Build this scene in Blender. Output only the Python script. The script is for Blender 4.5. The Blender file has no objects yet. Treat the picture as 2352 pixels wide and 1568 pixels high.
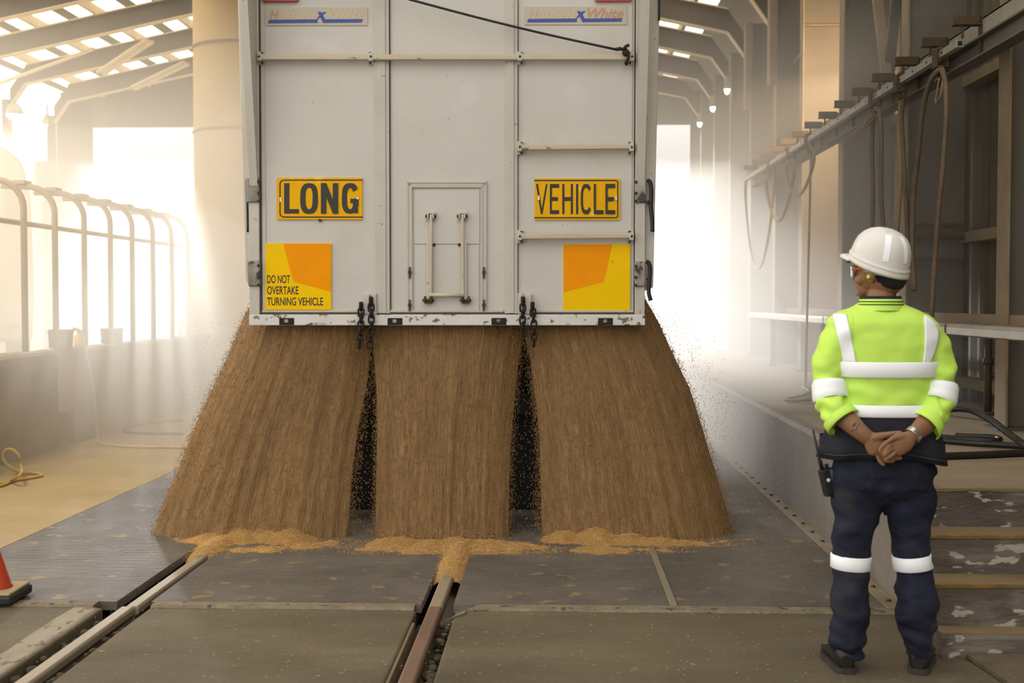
import bpy, bmesh, math, random
import numpy as np
from mathutils import Vector, Matrix, noise, Quaternion

random.seed(7)
RNG = np.random.default_rng(11)
SC = bpy.context.scene
COL = SC.collection
PI = math.pi

# ------------------------------------------------------------------ camera
F = 2800.0                       # focal length in pixels of a 2352 x 1568 frame
CAMZ = 1.5
PITCH = math.atan(94.0 / F)
YAW = math.atan(99.0 / F)
cam_data = bpy.data.cameras.new('camera')
cam_data.sensor_width = 36.0
cam_data.lens = F * 36.0 / 2352.0
cam_data.clip_end = 300
cam = bpy.data.objects.new('camera', cam_data)
COL.objects.link(cam)
cam.location = (0, 0, CAMZ)
cam.rotation_euler = (PI / 2 - PITCH, 0, YAW)
cam_data.dof.use_dof = True
cam_data.dof.focus_distance = 6.9
cam_data.dof.aperture_fstop = 3.2
SC.camera = cam

# ------------------------------------------------------------------ light and exposure
SC.view_settings.view_transform = 'Standard'
SC.view_settings.look = 'None'
SC.view_settings.gamma = 1.0
SC.view_settings.use_curve_mapping = False
SC.view_settings.exposure = 0.75
SC.cycles.use_denoising = True
SC.cycles.max_bounces = 8
SC.cycles.diffuse_bounces = 4
SC.cycles.volume_bounces = 4
SC.cycles.transparent_max_bounces = 8
SC.cycles.sample_clamp_indirect = 4.0
SC.cycles.caustics_reflective = False
SC.cycles.caustics_refractive = False

W = bpy.data.worlds.new('overcast_sky')
SC.world = W
W.use_nodes = True
bg = W.node_tree.nodes['Background']
bg.inputs['Color'].default_value = (1.0, 0.955, 0.885, 1)
bg.inputs['Strength'].default_value = 1.05

sun_data = bpy.data.lights.new('sun', 'SUN')
sun_data.energy = 7.5
sun_data.color = (1.0, 0.95, 0.87)
sun_data.angle = math.radians(2.0)
sun = bpy.data.objects.new('sun', sun_data)
COL.objects.link(sun)
sun.rotation_euler = Vector((0.31, -0.92, -0.22)).to_track_quat('-Z', 'Y').to_euler()

# ------------------------------------------------------------------ picture point -> place in the world
_R = cam.rotation_euler.to_matrix()
CAMP = Vector((0, 0, CAMZ))
def ray(px, py):
    return _R @ Vector(((px - 1176.0) / F, -(py - 784.0) / F, -1.0))
def at_y(px, py, y):
    d = ray(px, py); return CAMP + d * (y / d.y)
def at_x(px, py, x):
    d = ray(px, py); return CAMP + d * (x / d.x)
def at_z(px, py, z):
    d = ray(px, py); return CAMP + d * ((z - CAMZ) / d.z)

# ------------------------------------------------------------------ mesh helpers
class MB:
    """collects shapes and links them as one mesh object"""
    def __init__(s): s.v = []; s.f = []; s.sm = []
    def add(s, vs, fs, smooth=False):
        b = len(s.v)
        s.v += [tuple(p) for p in vs]
        s.f += [tuple(i + b for i in f) for f in fs]
        s.sm += [smooth] * len(fs)
        return s
    def box(s, a, b, M=None):
        x0, y0, z0 = [min(a[i], b[i]) for i in range(3)]; x1, y1, z1 = [max(a[i], b[i]) for i in range(3)]
        vs = [Vector(p) for p in ((x0,y0,z0),(x1,y0,z0),(x1,y1,z0),(x0,y1,z0),(x0,y0,z1),(x1,y0,z1),(x1,y1,z1),(x0,y1,z1))]
        if M is not None: vs = [M @ p for p in vs]
        return s.add(vs, [(0,3,2,1),(4,5,6,7),(0,1,5,4),(1,2,6,5),(2,3,7,6),(3,0,4,7)])
    def bar(s, p, q, w, h, up=(0,0,1)):
        """a rectangular bar from p to q, w across, h along 'up'"""
        p, q = Vector(p), Vector(q); d = (q - p).normalized()
        u = Vector(up); a = d.cross(u)
        if a.length < 1e-5: a = d.cross(Vector((1,0,0)))
        a.normalize(); u = a.cross(d).normalized()
        vs = []
        for c in (p, q):
            for i, j in ((-1,-1),(1,-1),(1,1),(-1,1)): vs.append(c + a*(i*w/2) + u*(j*h/2))
        return s.add(vs, [(0,1,2,3),(7,6,5,4),(0,4,5,1),(1,5,6,2),(2,6,7,3),(3,7,4,0)])
    def loft(s, rings, caps=True, smooth=True, closed=True):
        n = len(rings[0]); vs = [p for r in rings for p in r]; fs = []
        for i in range(len(rings) - 1):
            for j in range(n if closed else n - 1):
                k = (j + 1) % n
                fs.append((i*n + j, i*n + k, (i+1)*n + k, (i+1)*n + j))
        s.add(vs, fs, smooth)
        if caps and closed:
            b = len(s.v) - len(vs)
            s.f += [tuple(b + j for j in reversed(range(n))), tuple(b + (len(rings)-1)*n + j for j in range(n))]
            s.sm += [False, False]
        return s
    def tube(s, path, r, n=10, caps=True):
        P = [Vector(p) for p in path]; R = r if hasattr(r, '__len__') else [r]*len(P)
        t0 = (P[1]-P[0]).normalized()
        a = t0.orthogonal().normalized(); rings = []
        for i, p in enumerate(P):
            t = ((P[min(i+1, len(P)-1)] - P[max(i-1, 0)])).normalized()
            a = (a - t*a.dot(t)); a = a.normalized() if a.length > 1e-6 else t.orthogonal().normalized()
            b = t.cross(a)
            rings.append([p + (a*math.cos(2*PI*k/n) + b*math.sin(2*PI*k/n))*R[i] for k in range(n)])
        return s.loft(rings, caps)
    def lathe(s, c, prof, n=24, axis='z', smooth=True):
        """prof: (radius, height) pairs"""
        c = Vector(c); rings = []
        for r, h in prof:
            ring = []
            for k in range(n):
                x, y = r*math.cos(2*PI*k/n), r*math.sin(2*PI*k/n)
                ring.append(c + (Vector((x,y,h)) if axis=='z' else Vector((x,h,y)) if axis=='y' else Vector((h,x,y))))
            rings.append(ring)
        return s.loft(rings, True, smooth)
    def sphere(s, c, r, n=16, m=10, M=None):
        c = Vector(c); rx, ry, rz = r if hasattr(r, '__len__') else (r, r, r); rings = []
        for i in range(m + 1):
            t = PI*(i + .02)/(m + .04) ; rings.append([])
            for k in range(n):
                p = Vector((rx*math.sin(t)*math.cos(2*PI*k/n), ry*math.sin(t)*math.sin(2*PI*k/n), -rz*math.cos(t)))
                rings[-1].append(c + (M @ p if M is not None else p))
        return s.loft(rings, True, True)
    def prism(s, poly, y0, y1, plane='xz'):
        """2-D polygon extruded along the third axis"""
        f = {'xz': lambda a, b, t: (a, t, b), 'xy': lambda a, b, t: (a, b, t), 'yz': lambda a, b, t: (t, a, b)}[plane]
        n = len(poly)
        vs = [f(a, b, y0) for a, b in poly] + [f(a, b, y1) for a, b in poly]
        fs = [tuple(range(n)), tuple(reversed(range(n, 2*n)))] + [(i, i+n, (i+1)%n+n, (i+1)%n) for i in range(n)]
        return s.add(vs, fs)
    def build(s, name, m, parent=None, bevel=0, fix=True):
        me = bpy.data.meshes.new(name)
        me.from_pydata(s.v, [], s.f)
        me.polygons.foreach_set('use_smooth', s.sm)
        if fix:
            bm = bmesh.new(); bm.from_mesh(me); bmesh.ops.recalc_face_normals(bm, faces=bm.faces); bm.to_mesh(me); bm.free()
        me.materials.append(m); me.update()
        o = bpy.data.objects.new(name, me); COL.objects.link(o)
        if parent is not None: o.parent = parent
        if bevel:
            b = o.modifiers.new('bevel', 'BEVEL'); b.width = bevel; b.segments = 2; b.limit_method = 'ANGLE'
        return o

def tag(o, label, cat, group=None, kind=None):
    o['label'] = label; o['category'] = cat
    if group: o['group'] = group
    if kind: o['kind'] = kind
    return o
def empty(name, loc=(0,0,0), rz=0):
    o = bpy.data.objects.new(name, None); COL.objects.link(o); o.location = loc; o.rotation_euler = (0, 0, rz)
    o.empty_display_size = .1
    return o
def spline(pts, n=6):
    """Catmull-Rom through the points"""
    P = [Vector(p) for p in pts]; P = [P[0]*2 - P[1]] + P + [P[-1]*2 - P[-2]]; out = []
    for i in range(1, len(P) - 2):
        for k in range(n):
            t = k / n; a, b, c, d = P[i-1], P[i], P[i+1], P[i+2]
            out.append(.5*((2*b) + (c-a)*t + (2*a-5*b+4*c-d)*t*t + (3*b-a-3*c+d)*t**3))
    return out + [P[-2]]
def lerp(a, b, t): return a + (b - a)*t
def interp(tab, x):
    """piecewise linear table of (x, value...)"""
    xs = [r[0] for r in tab]
    return [float(np.interp(x, xs, [r[k] for r in tab])) for k in range(1, len(tab[0]))]

# ------------------------------------------------------------------ materials
def mat(name, col, rough=.7, metal=0, var=.25, scale=3.0, bump=0.0, bscale=40.0, col2=None, spots=None, stretch=None, spec=.4):
    """col mixed towards col2 (default a darker col) by noise; spots = (colour, noise scale, threshold)"""
    m = bpy.data.materials.new(name); m.use_nodes = True
    nt = m.node_tree; N, L = nt.nodes, nt.links; b = N['Principled BSDF']
    b.inputs['Roughness'].default_value = rough; b.inputs['Metallic'].default_value = metal
    b.inputs['Specular IOR Level'].default_value = spec
    tc = N.new('ShaderNodeTexCoord'); vec = tc.outputs['Object']
    if stretch:
        mp = N.new('ShaderNodeMapping'); mp.inputs['Scale'].default_value = stretch
        L.new(vec, mp.inputs['Vector']); vec = mp.outputs['Vector']
    c2 = col2 or tuple(c*(1 - var) for c in col)
    nz = N.new('ShaderNodeTexNoise'); nz.inputs['Scale'].default_value = scale; nz.inputs['Detail'].default_value = 6; nz.inputs['Roughness'].default_value = .65
    L.new(vec, nz.inputs['Vector'])
    rp = N.new('ShaderNodeValToRGB'); rp.color_ramp.elements[0].position = .32; rp.color_ramp.elements[1].position = .68
    rp.color_ramp.elements[0].color = (*c2, 1); rp.color_ramp.elements[1].color = (*col, 1)
    L.new(nz.outputs['Fac'], rp.inputs['Fac']); out = rp.outputs['Color']
    for sp in (spots or []):
        sc, ss, th = sp[:3]; width = sp[3] if len(sp) > 3 else .04
        n2 = N.new('ShaderNodeTexNoise'); n2.inputs['Scale'].default_value = ss; n2.inputs['Detail'].default_value = 5
        L.new(vec, n2.inputs['Vector'])
        mr = N.new('ShaderNodeMapRange'); mr.inputs['From Min'].default_value = th; mr.inputs['From Max'].default_value = th + width
        L.new(n2.outputs['Fac'], mr.inputs['Value'])
        mx = N.new('ShaderNodeMix'); mx.data_type = 'RGBA'
        L.new(mr.outputs['Result'], mx.inputs['Factor']); L.new(out, mx.inputs[6]); mx.inputs[7].default_value = (*sc, 1)
        out = mx.outputs[2]
    L.new(out, b.inputs['Base Color'])
    if bump:
        n3 = N.new('ShaderNodeTexNoise'); n3.inputs['Scale'].default_value = bscale; n3.inputs['Detail'].default_value = 4
        L.new(vec, n3.inputs['Vector'])
        bp = N.new('ShaderNodeBump'); bp.inputs['Strength'].default_value = min(1, bump); bp.inputs['Distance'].default_value = .01
        L.new(n3.outputs['Fac'], bp.inputs['Height']); L.new(bp.outputs['Normal'], b.inputs['Normal'])
    return m
def flat(name, col, rough=.6, metal=0):
    m = bpy.data.materials.new(name); m.use_nodes = True; b = m.node_tree.nodes['Principled BSDF']
    b.inputs['Base Color'].default_value = (*col, 1); b.inputs['Roughness'].default_value = rough; b.inputs['Metallic'].default_value = metal
    return m
def glow(name, col, s):
    m = bpy.data.materials.new(name); m.use_nodes = True; b = m.node_tree.nodes['Principled BSDF']
    b.inputs['Base Color'].default_value = (*col, 1); b.inputs['Emission Color'].default_value = (*col, 1); b.inputs['Emission Strength'].default_value = s
    return m

DUST = (.36, .27, .15)
M = dict(
    apron=mat('apron concrete', (.150,.121,.073), .85, var=.5, scale=1.3, bump=.5, bscale=55, spots=[((.34,.29,.19), 34, .68, .02), ((.10,.085,.055), 7, .60, .10), ((.13,.105,.07), 90, .58, .06)], stretch=(.6,1.4,1)),
    nosing=mat('worn concrete edge', (.24,.20,.13), .9, var=.4, scale=9, bump=.9, bscale=45, spots=[((.07,.06,.045), 14, .6, .05)]),
    paleedge=mat('pale worn concrete strip', (.36,.31,.23), .9, var=.35, scale=8, bump=.5, spots=[((.15,.125,.085), 16, .56, .05)], stretch=(1,.5,1)),
    tanfloor=mat('dusty concrete floor', (.40,.31,.17), .9, var=.2, scale=1.2, bump=.35, bscale=30, stretch=(.5,1.5,1)),
    platform=mat('platform concrete', (.27,.21,.13), .9, var=.3, scale=1.6, bump=.5, bscale=40, stretch=(.6,1.5,1), spots=[((.42,.35,.22), 26, .69, .03)]),
    kerb=mat('kerb face concrete', (.20,.16,.108), .85, var=.35, scale=1.8, bump=.25, bscale=30, stretch=(1,.6,.5)),
    lowwall=mat('low wall concrete', (.30,.25,.18), .9, var=.4, scale=1.6, bump=.4, bscale=25),
    riser=mat('flaking step riser', (.13,.105,.085), .9, var=.45, scale=5, bump=.7, bscale=40, spots=[((.20,.165,.14), 6, .54, .15), ((.40,.35,.31), 13, .59, .03)], stretch=(.55,1,1.5)),
    tread=mat('dusty step tread', (.24,.17,.085), .9, var=.35, scale=6, bump=.4, bscale=40, stretch=(.4,1,1)),
    nosepaint=mat('yellow step edge paint', (.27,.155,.03), .8, var=.6, scale=7, bump=.3, spots=[((.13,.095,.055), 9, .47, .10)]),
    roughground=mat('rough dark ground', (.15,.115,.075), .95, var=.45, scale=4, bump=1, bscale=30),
    pit=flat('pit darkness', (.012,.011,.010), .9),
    rubble=mat('slot rubble', (.12,.095,.06), .95, var=.7, scale=30, bump=1, bscale=60),
    grate=mat('worn grate steel', (.215,.185,.155), .62, .3, var=.35, scale=2.2, spots=[((.34,.25,.13), 7, .62, .06)]),
    railtop=mat('worn rail steel', (.34,.285,.21), .62, .3, var=.25, scale=4, stretch=(1,.1,1), bump=.1, bscale=40),
    railrust=mat('brown rail steel', (.26,.17,.12), .5, .4, var=.25, scale=6, stretch=(1,.2,1), bump=.15),
    steel=mat('dusty brown steel', (.092,.072,.050), .75, .0, var=.3, scale=2.0, bump=.1),
    steelweb=mat('dark column paint', (.150,.128,.100), .7, 0, var=.3, scale=1.6, bump=.15, spots=[((.15,.11,.07), 3, .6, .2)]),
    steeldust=mat('dust covered flange', (.27,.205,.125), .9, 0, var=.3, scale=4),
    clad=mat('wall sheeting', (.125,.10,.062), .8, 0, var=.3, scale=2, stretch=(1,5,.2)),
    rafter=mat('rafter steel', (.085,.070,.052), .8, 0, var=.2, scale=2),
    raftlit=mat('pale lit dusty bracing', (.58,.48,.32), .9, 0, var=.15, scale=3),  # lit copy of the rafter steel, its brightness put into the colour
    roof=mat('roof sheeting', (.22,.19,.15), .7, 0, var=.25, scale=2),
    pillar=mat('buff round pillar', (.58,.42,.20), .75, 0, var=.15, scale=1.5),
    galv=mat('galvanised track', (.40,.37,.31), .5, .35, var=.25, scale=5),
    rust=mat('rusty bracket', (.10,.066,.032), .85, .1, var=.4, scale=20, bump=.4, bscale=90),
    gate=mat('dusty white tailgate paint', (.585,.565,.525), .45, 0, var=.07, scale=1.7, bump=.06, bscale=60, spots=[((.34,.29,.22), 42, .72, .02), ((.52,.475,.40), 2.2, .56, .25), ((.62,.61,.59), 3.1, .60, .2)]),
    gateframe=mat('white gate frame paint', (.56,.53,.475), .5, 0, var=.12, scale=3, bump=.08, bscale=60, spots=[((.30,.255,.19), 24, .69, .03)]),
    sealshade=mat('dirty rubber and shade strip', (.10,.085,.065), .8, var=.4, scale=20),  # dark colour for joint gaps and for the shadow lines along them
    gatebottom=mat('scuffed bottom rail paint', (.70,.69,.67), .45, 0, var=.1, scale=4, bump=.15, bscale=70, spots=[((.16,.125,.085), 20, .60, .05), ((.10,.085,.07), 5, .60, .08)], stretch=(1,1,1.6)),
    bartop=mat('dusty bar paint', (.58,.51,.39), .6, 0, var=.15, scale=8, spots=[((.22,.16,.08), 30, .64, .04)], stretch=(.3,1,1)),
    grime=mat('grimy hinge metal', (.40,.37,.32), .5, .2, var=.6, scale=9, spots=[((.06,.05,.045), 12, .55, .08)]),
    black=flat('black rubber', (.012,.012,.013), .55),
    chain=mat('rusty dark chain', (.055,.040,.030), .6, .6, var=.5, scale=60),
    signyellow=mat('retroreflective yellow sheet', (.86,.45,.002), .6, 0, spec=.15, var=.10, scale=6, spots=[((.95,.62,.03), 9, .62, .1)]),
    boardyellow=mat('marker board yellow', (.93,.58,.002), .65, 0, spec=.1, var=.06, scale=6, spots=[((.30,.18,.04), 45, .73, .01)]),
    boardamber=mat('marker board amber', (.92,.33,.002), .65, 0, spec=.1, var=.08, scale=5, spots=[((.35,.14,.02), 45, .73, .01)]),
    boardorange=mat('marker board orange', (.90,.25,.002), .65, 0, spec=.1, var=.05, scale=1.2, col2=(.90,.38,.006), spots=[((.30,.10,.02), 45, .73, .01)]),
    ink=flat('sign black', (.018,.016,.013), .5),
    blue=flat('decal blue', (.035,.075,.33), .5),
    fadedred=flat('faded decal red', (.52,.27,.19), .6),
    fadedpink=flat('faded decal pink', (.60,.40,.29), .6),
    fadedtan=flat('faded decal tan', (.60,.49,.32), .6),
    decal=mat('old decal film', (.535,.49,.40), .6, 0, var=.08, scale=8),
    redlens=flat('red lamp lens', (.40,.008,.010), .25),
    whitemark=flat('white marking', (.85,.82,.80), .5),
    chrome=flat('bolt steel', (.55,.55,.55), .35, .8),
    dark=flat('dark opening', (.010,.009,.008), .8),
    coneorange=mat('cone plastic', (.50,.05,.012), .5, var=.2, scale=8),
    hose=mat('tan dusty hose', (.36,.26,.13), .8, var=.25, scale=12),
    hosedark=mat('brown hose', (.17,.12,.075), .7, var=.35, scale=8),
    hosepale=mat('pale hose', (.55,.45,.30), .8, var=.2, scale=8),
    hoseyellow=mat('yellow hose', (.55,.38,.10), .7, var=.2, scale=9),
    hoseblack=mat('black rubber hose', (.022,.020,.016), .42, var=.3, scale=14, spots=[((.16,.12,.07), 22, .66, .06)]),
    cream=mat('cream truck paint', (.75,.70,.60), .5, var=.08, scale=2),
    glass=flat('truck window', (.35,.35,.35), .15),
    boxgrey=mat('grey crate plastic', (.20,.17,.13), .7, var=.3, scale=6),
    plastyellow=mat('yellow container plastic', (.72,.47,.09), .6, var=.15, scale=6),
    lampwhite=glow('lit lamp lens', (1.0,.97,.88), 9.0),
    tubewarm=glow('lit tube', (1.0,.78,.45), 3.0),
    outside=mat('pale outside ground', (.55,.50,.42), .9, var=.15, scale=.5),
)
# ------------------------------------------------------------------ the setting
APY = 5.955                      # where the concrete apron meets the grates
GY1 = 27.4                       # far end of the hall
RAILL, RAILC = -2.085, -0.585    # rail centre lines
KX = 1.70                        # platform edge
GL = -3.36                       # left edge of the grated pit
WX, COLX = 3.62, 3.0             # right wall sheeting, column faces
PZ = .63                         # platform height

def structure(o, label, cat): return tag(o, label, cat, kind='structure')

# apron in three slabs with slots for the rails, nosing strip along the pit
m = MB()
for x0, x1 in ((-7.5, RAILL - .12), (RAILL + .105, RAILC - .085), (RAILC + .105, 5.0)):
    m.box((x0, -6, -.20), (x1, APY - .115, 0))
structure(m.build('floor', M['apron'], bevel=.012), 'brown stained concrete apron in front of the grated pit', 'floor')
m = MB()
for x0, x1 in ((-7.5, RAILL - .18), (RAILL + .105, RAILC - .10), (RAILC + .20, KX + .06)):
    n = max(2, int((x1 - x0)/.09)); ring = []
    for i in range(n + 1):
        x = lerp(x0, x1, i/n); w = .012*noise.noise((x*5, 1, 0)); h = .006*noise.noise((x*9, 4, 0))
        ring.append([(x, APY - .105 + w, -.2), (x, APY - .100 + w, -.004 + h), (x, APY - .085, .006 + h), (x, APY - .006, .006), (x, APY, -.2)])
    m.loft(ring, True, False)
# the broken corner right of the middle rail
m.loft([[(RAILC + a, b - .02, -.15), (RAILC + a, b - .018, .004), (RAILC + a + c*.3, b + .05, .008), (RAILC + a + c*.3, b + .055, -.15)]
        for a, b, c in ((.07, 5.68, .2), (.095, 5.72, .2), (.13, 5.80, .1), (.20, 5.855, .0), (.26, 5.87, 0))], True, False)
structure(m.build('trim_1', M['nosing']), 'chipped raised concrete edge strip between apron and grates', 'kerb')

m = MB(); rows = []
for i in range(90):
    y = lerp(-2, APY - .13, i/89); w = .012*noise.noise((y*4, 3, 1)); v = .014*noise.noise((y*5, 8, 1)); rows.append([(RAILL - .27 + w, y, .0), (RAILL - .262 + w, y, .004), (RAILL - .150 + v, y, .004), (RAILL - .140 + v, y, 0)])
m.loft(rows, False, False, False); structure(m.build('trim_4', M['paleedge']), 'pale worn strip of concrete beside the left rail slot', 'floor strip')
# rail slots
m = MB()
m.box((RAILL - .22, -6, -.30), (RAILL + .115, APY, -.10)).box((RAILC - .09, -6, -.30), (RAILC + .115, APY, -.10))
n = 160
for x, w in ((RAILL, -.085), (RAILC, .072), (RAILL, .07)):
    for i in range(n):
        y = random.uniform(3.2, 5.75); s = random.uniform(.008, .026)
        p = (x + w + random.uniform(-.02, .02), y, -.09 + random.uniform(0, .06))
        m.sphere(p, (s*1.2, s, s*.8), 6, 4, Matrix.Rotation(random.random()*6, 3, 'Z'))
tag(m.build('slot_rubble', M['rubble']), 'crumbling dark rubble packed in the slots beside the rails', 'rubble', kind='stuff')

# pit below the grates
m = MB(); m.box((GL - .02, APY - .01, -1.4), (KX, GY1, -1.2)); m.box((GL - .02, APY - .02, -1.3), (KX, APY, -.20))
m.box((GL - .12, APY - .02, -1.4), (GL - .001, GY1, -.03)); m.box((KX, APY - .02, -1.4), (KX + .2, GY1, -.21)); m.box((GL - .1, GY1, -1.4), (KX, GY1 + .1, -.03))
structure(m.build('pit_floor', M['pit']), 'dark hopper pit under the grates', 'pit')

# left floor, beyond the grate
m = MB(); m.box((-14, APY - .115, -.3), (GL, 34, .0))
structure(m.build('floor.001', M['tanfloor']), 'tan dusty concrete floor left of the grated pit', 'floor')
m = MB(); m.box((-60, 34, -.4), (40, 120, -.05)); m.box((-60, -6, -.4), (-14, 34, -.05)); m.box((-60, -60, -.4), (40, -6, -.05)); m.box((5, -6, -.4), (40, 34, -.05))
structure(m.build('ground', M['outside']), 'pale open ground outside the hall', 'ground')

# grates: each panel is a frame with closely spaced bars
def grate(x0, x1, label):
    m = MB(); y = APY + .012
    while y < 12.5:
        m.box((x0, y, -.045), (x1, y + .0125, .0)); y += .0245
    m.box((x0, 12.5, -.045), (x1, GY1, -.004))
    g = m.build('floor_grate', M['grate'], fix=False)
    s = MB()
    for k in range(3):
        xx = lerp(x0 + .03, x1 - .03, k/2); s.box((xx - .006, APY + .01, -.10), (xx + .006, 12.5, -.046))
    s.build('support_bar', M['pit'], g)
    return tag(g, label, 'grate', 'drain grates over the hopper pit')
grate(GL + .005, RAILL - .10, 'long slotted steel grate outside the left rail beside the tan floor')
grate(RAILL + .075, RAILC - .075, 'long slotted steel grate between the two rails')
grate(RAILC + .085, .565, 'slotted steel grate between the middle rail and the flat divider bar')
grate(.605, KX - .085, 'slotted steel grate between the flat divider bar and the raised platform')
m = MB(); m.box((.567, APY + .01, -.06), (.603, 13, .006))
tag(m.build('divider_bar', M['railtop'], bevel=.003), 'flat steel divider bar between the two right grates', 'bar')
# bolted angle along the platform foot
m = MB(); m.box((KX - .083, APY - .02, -.05), (KX - .001, GY1, .008))
o = m.build('edge_plate', M['steeldust'], bevel=.003)
for k in range(30):
    b = MB(); yy = APY + .12 + k*.30; b.lathe((KX - .042, yy, .008), [(.013, 0), (.013, .007), (.006, .010)], 8)
    b.build('bolt', M['rust'], o)
    if yy > 11: break
tag(o, 'bolted steel edge plate along the foot of the platform wall', 'plate')

# rails
def rail(x, segs, label):
    root = empty('rail', (x, segs[0][0], 0))
    for y0, y1, dx, mk in segs:
        prof = [(-.066,-.15),(-.066,-.135),(-.012,-.115),(-.012,-.05),(-.035,-.035),(-.035,-.006),(-.026,.004),(.026,.004),(.035,-.006),(.035,-.035),(.012,-.05),(.012,-.115),(.066,-.135),(.066,-.15)]
        mm = MB(); mm.loft([[(a + dx, y0 - segs[0][0], b) for a, b in prof], [(a + dx, y1 - segs[0][0], b) for a, b in prof]], True, False)
        mm.build('rail_length', M[mk], root, bevel=.004)
    return tag(root, label, 'rail')
rail(RAILL, [(2.0, APY - .10, -.006, 'railtop'), (APY - .096, GY1 + 3, .012, 'railtop')], 'pale worn rail nearer the red traffic cone')
rail(RAILC, [(2.0, APY - .045, .0, 'railrust'), (APY - .036, GY1 + 3, .0, 'railtop')], 'brownish rail running up the middle under the grain')
# guard plank along the middle rail's slot
m = MB(); m.box((RAILC - .088, 2.5, -.16), (RAILC - .072, 5.66, -.012))
tag(m.build('guard_plate', M['steeldust'], bevel=.003), 'upright steel guard plate lining the slot of the middle rail', 'plate')

# platform and steps
def yz(v, d): return CAMZ - v*d/F
m = MB()
n = 40; r = []
for i in range(n + 1):
    y = lerp(5.70, 34, (i/n)**1.6); w = .006*noise.noise((y*2.2, 0, 3)); 
    r.append([(KX, y, -.2), (KX, y, PZ - .03 + w), (KX + .02 + w, y, PZ), (KX + .12, y, PZ + .002), (6.0, y, PZ), (6.0, y, -.2)])
m.loft(r, True, False)
structure(m.build('platform', M['kerb']), 'raised concrete platform along the right wall', 'platform')
m = MB()
for y0, y1, h in ((5.70, 9.4, .004), (9.4, 34, .004)):
    m.box((KX + .10, y0, PZ - .02), (5.9, y1, PZ + h))
structure(m.build('platform_top', M['platform']), 'dusty tan walking surface of the platform', 'floor')
steps = empty('concrete_steps', (KX + .02, 5.66, 0))
ed = [(5.66, PZ + .004, .455), (5.45, .455, .283), (5.24, .283, .106), (5.12, .106, .0)]
for i, (y, zt, zb) in enumerate(ed):
    yb = 5.8
    mm = MB(); nn = 36
    rows = []
    for j in range(nn + 1):
        x = lerp(-.10, 3.2, j/nn); w = [.006*noise.noise((x*6, i*3, q)) for q in range(3)]
        rows.append([(x, y - 5.66 + w[0], zb - .02), (x, y - 5.66 + .004 + w[1], lerp(zb, zt, .5)), (x, y - 5.66 + w[2], zt - .02), (x, y - 5.66 + .010, zt - .004), (x, .1, zt - .004), (x, .1, zb - .02)])
    mm.loft(rows, True, False); mm.build('riser', M['riser'], steps)
    if i:
        t = MB(); t.box((-.10, y - 5.66 + .012, zt - .006), (3.2, ed[i-1][0] - 5.66 + .002, zt + .003)); t.build('tread', M['tread'], steps)
    e = MB(); rows = []
    for j in range(nn + 1):
        x = lerp(-.09, 3.197, j/nn); w = .005*noise.noise((x*7, i*5, 9))
        rows.append([(x, y - 5.66 - .004, zt - .011 + w), (x, y - 5.66 - .004, zt + .001), (x, y - 5.66 + .012, zt + .004), (x, y - 5.66 + .012, zt - .016)])
    if i < 3: e.loft(rows, True, False); e.build('step_edge', M['nosepaint'] if i else M['tread'], steps)
tag(steps, 'worn concrete steps with flaking paint up to the platform', 'steps')
m = MB(); m.prism([(1.72, 5.12), (1.76, 4.75), (1.98, 3.9), (5.0, 3.9), (5.0, 5.12)], 0.001, .028, 'xy')
structure(m.build('ground.001', M['roughground'], bevel=.006), 'rough dark paving at the foot of the steps', 'ground')

# right wall: sheeting with a slit of daylight
def sheet(m, y0, y1, z0, z1, x=WX):
    n = max(2, int((y1 - y0)/.11)); row = []
    for i in range(n + 1):
        y = lerp(y0, y1, i/n); d = .022 if i % 2 else 0
        row.append([(x + d, y, z0), (x + d, y, z1), (x + d + .012, y, z1), (x + d + .012, y, z0)])
    m.loft(row, True, False)
m = MB()
sheet(m, -8, 10.98, PZ, 5.6); sheet(m, 10.98, 11.06, 2.12, 5.6); sheet(m, 10.98, 11.06, PZ, .86); sheet(m, 11.06, GY1, PZ, 5.6)
structure(m.build('wall_right', M['clad']), 'brown profiled sheeting of the right wall', 'wall')
m = MB()
for z in (.80, 2.04, 3.37, 4.6): m.box((WX - .13, 6.0, z - .045), (WX - .005, GY1, z + .045))
structure(m.build('trim_2', M['steeldust']), 'dusty horizontal girts on the right wall', 'girt')

# columns of the right wall
COLY = [(8.32, ''), (10.67, ''), (13.0, ''), (15.1, ''), (16.9, ''), (19.0, ''), (21.2, ''), (23.3, ''), (25.4, '')]
ordn = ['nearest', 'second nearest', 'third nearest', 'lamp-lit fourth', 'fifth', 'sixth', 'seventh', 'eighth', 'farthest']
for k, (y, _) in enumerate(COLY):
    root = empty('steel_column', (COLX, y, PZ))
    h = 5.75 - PZ; d = .52
    a = MB(); a.box((.016, -.006, 0), (d, .006, h)); a.build('web', M['steelweb'], root)
    for x, mk in ((0, 'steeldust'), (d, 'steel')):
        b = MB(); b.box((x, -.10, 0), (x + .016, .10, h)); b.build('flange', M[mk], root)
    c = MB(); c.box((-.06, -.14, 0), (d + .06, .14, .022)); c.build('base_plate', M['steel'], root)
    if k in (4, 5):
        zz = 4.45 - PZ
        c = MB(); c.box((-.09, -.10, zz), (-.002, .10, h)); c.build('haunch_plate', M['steeldust'], root)
    for z in (4.2,) if k in (2, 3) else ():
        c = MB(); c.box((.02, -.09, z), (d, -.006, z + .012)); c.build('stiffener', M['steeldust'], root)
    structure(root, '%s steel column of the right wall counted from the platform steps' % ordn[k], 'column')
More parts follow.
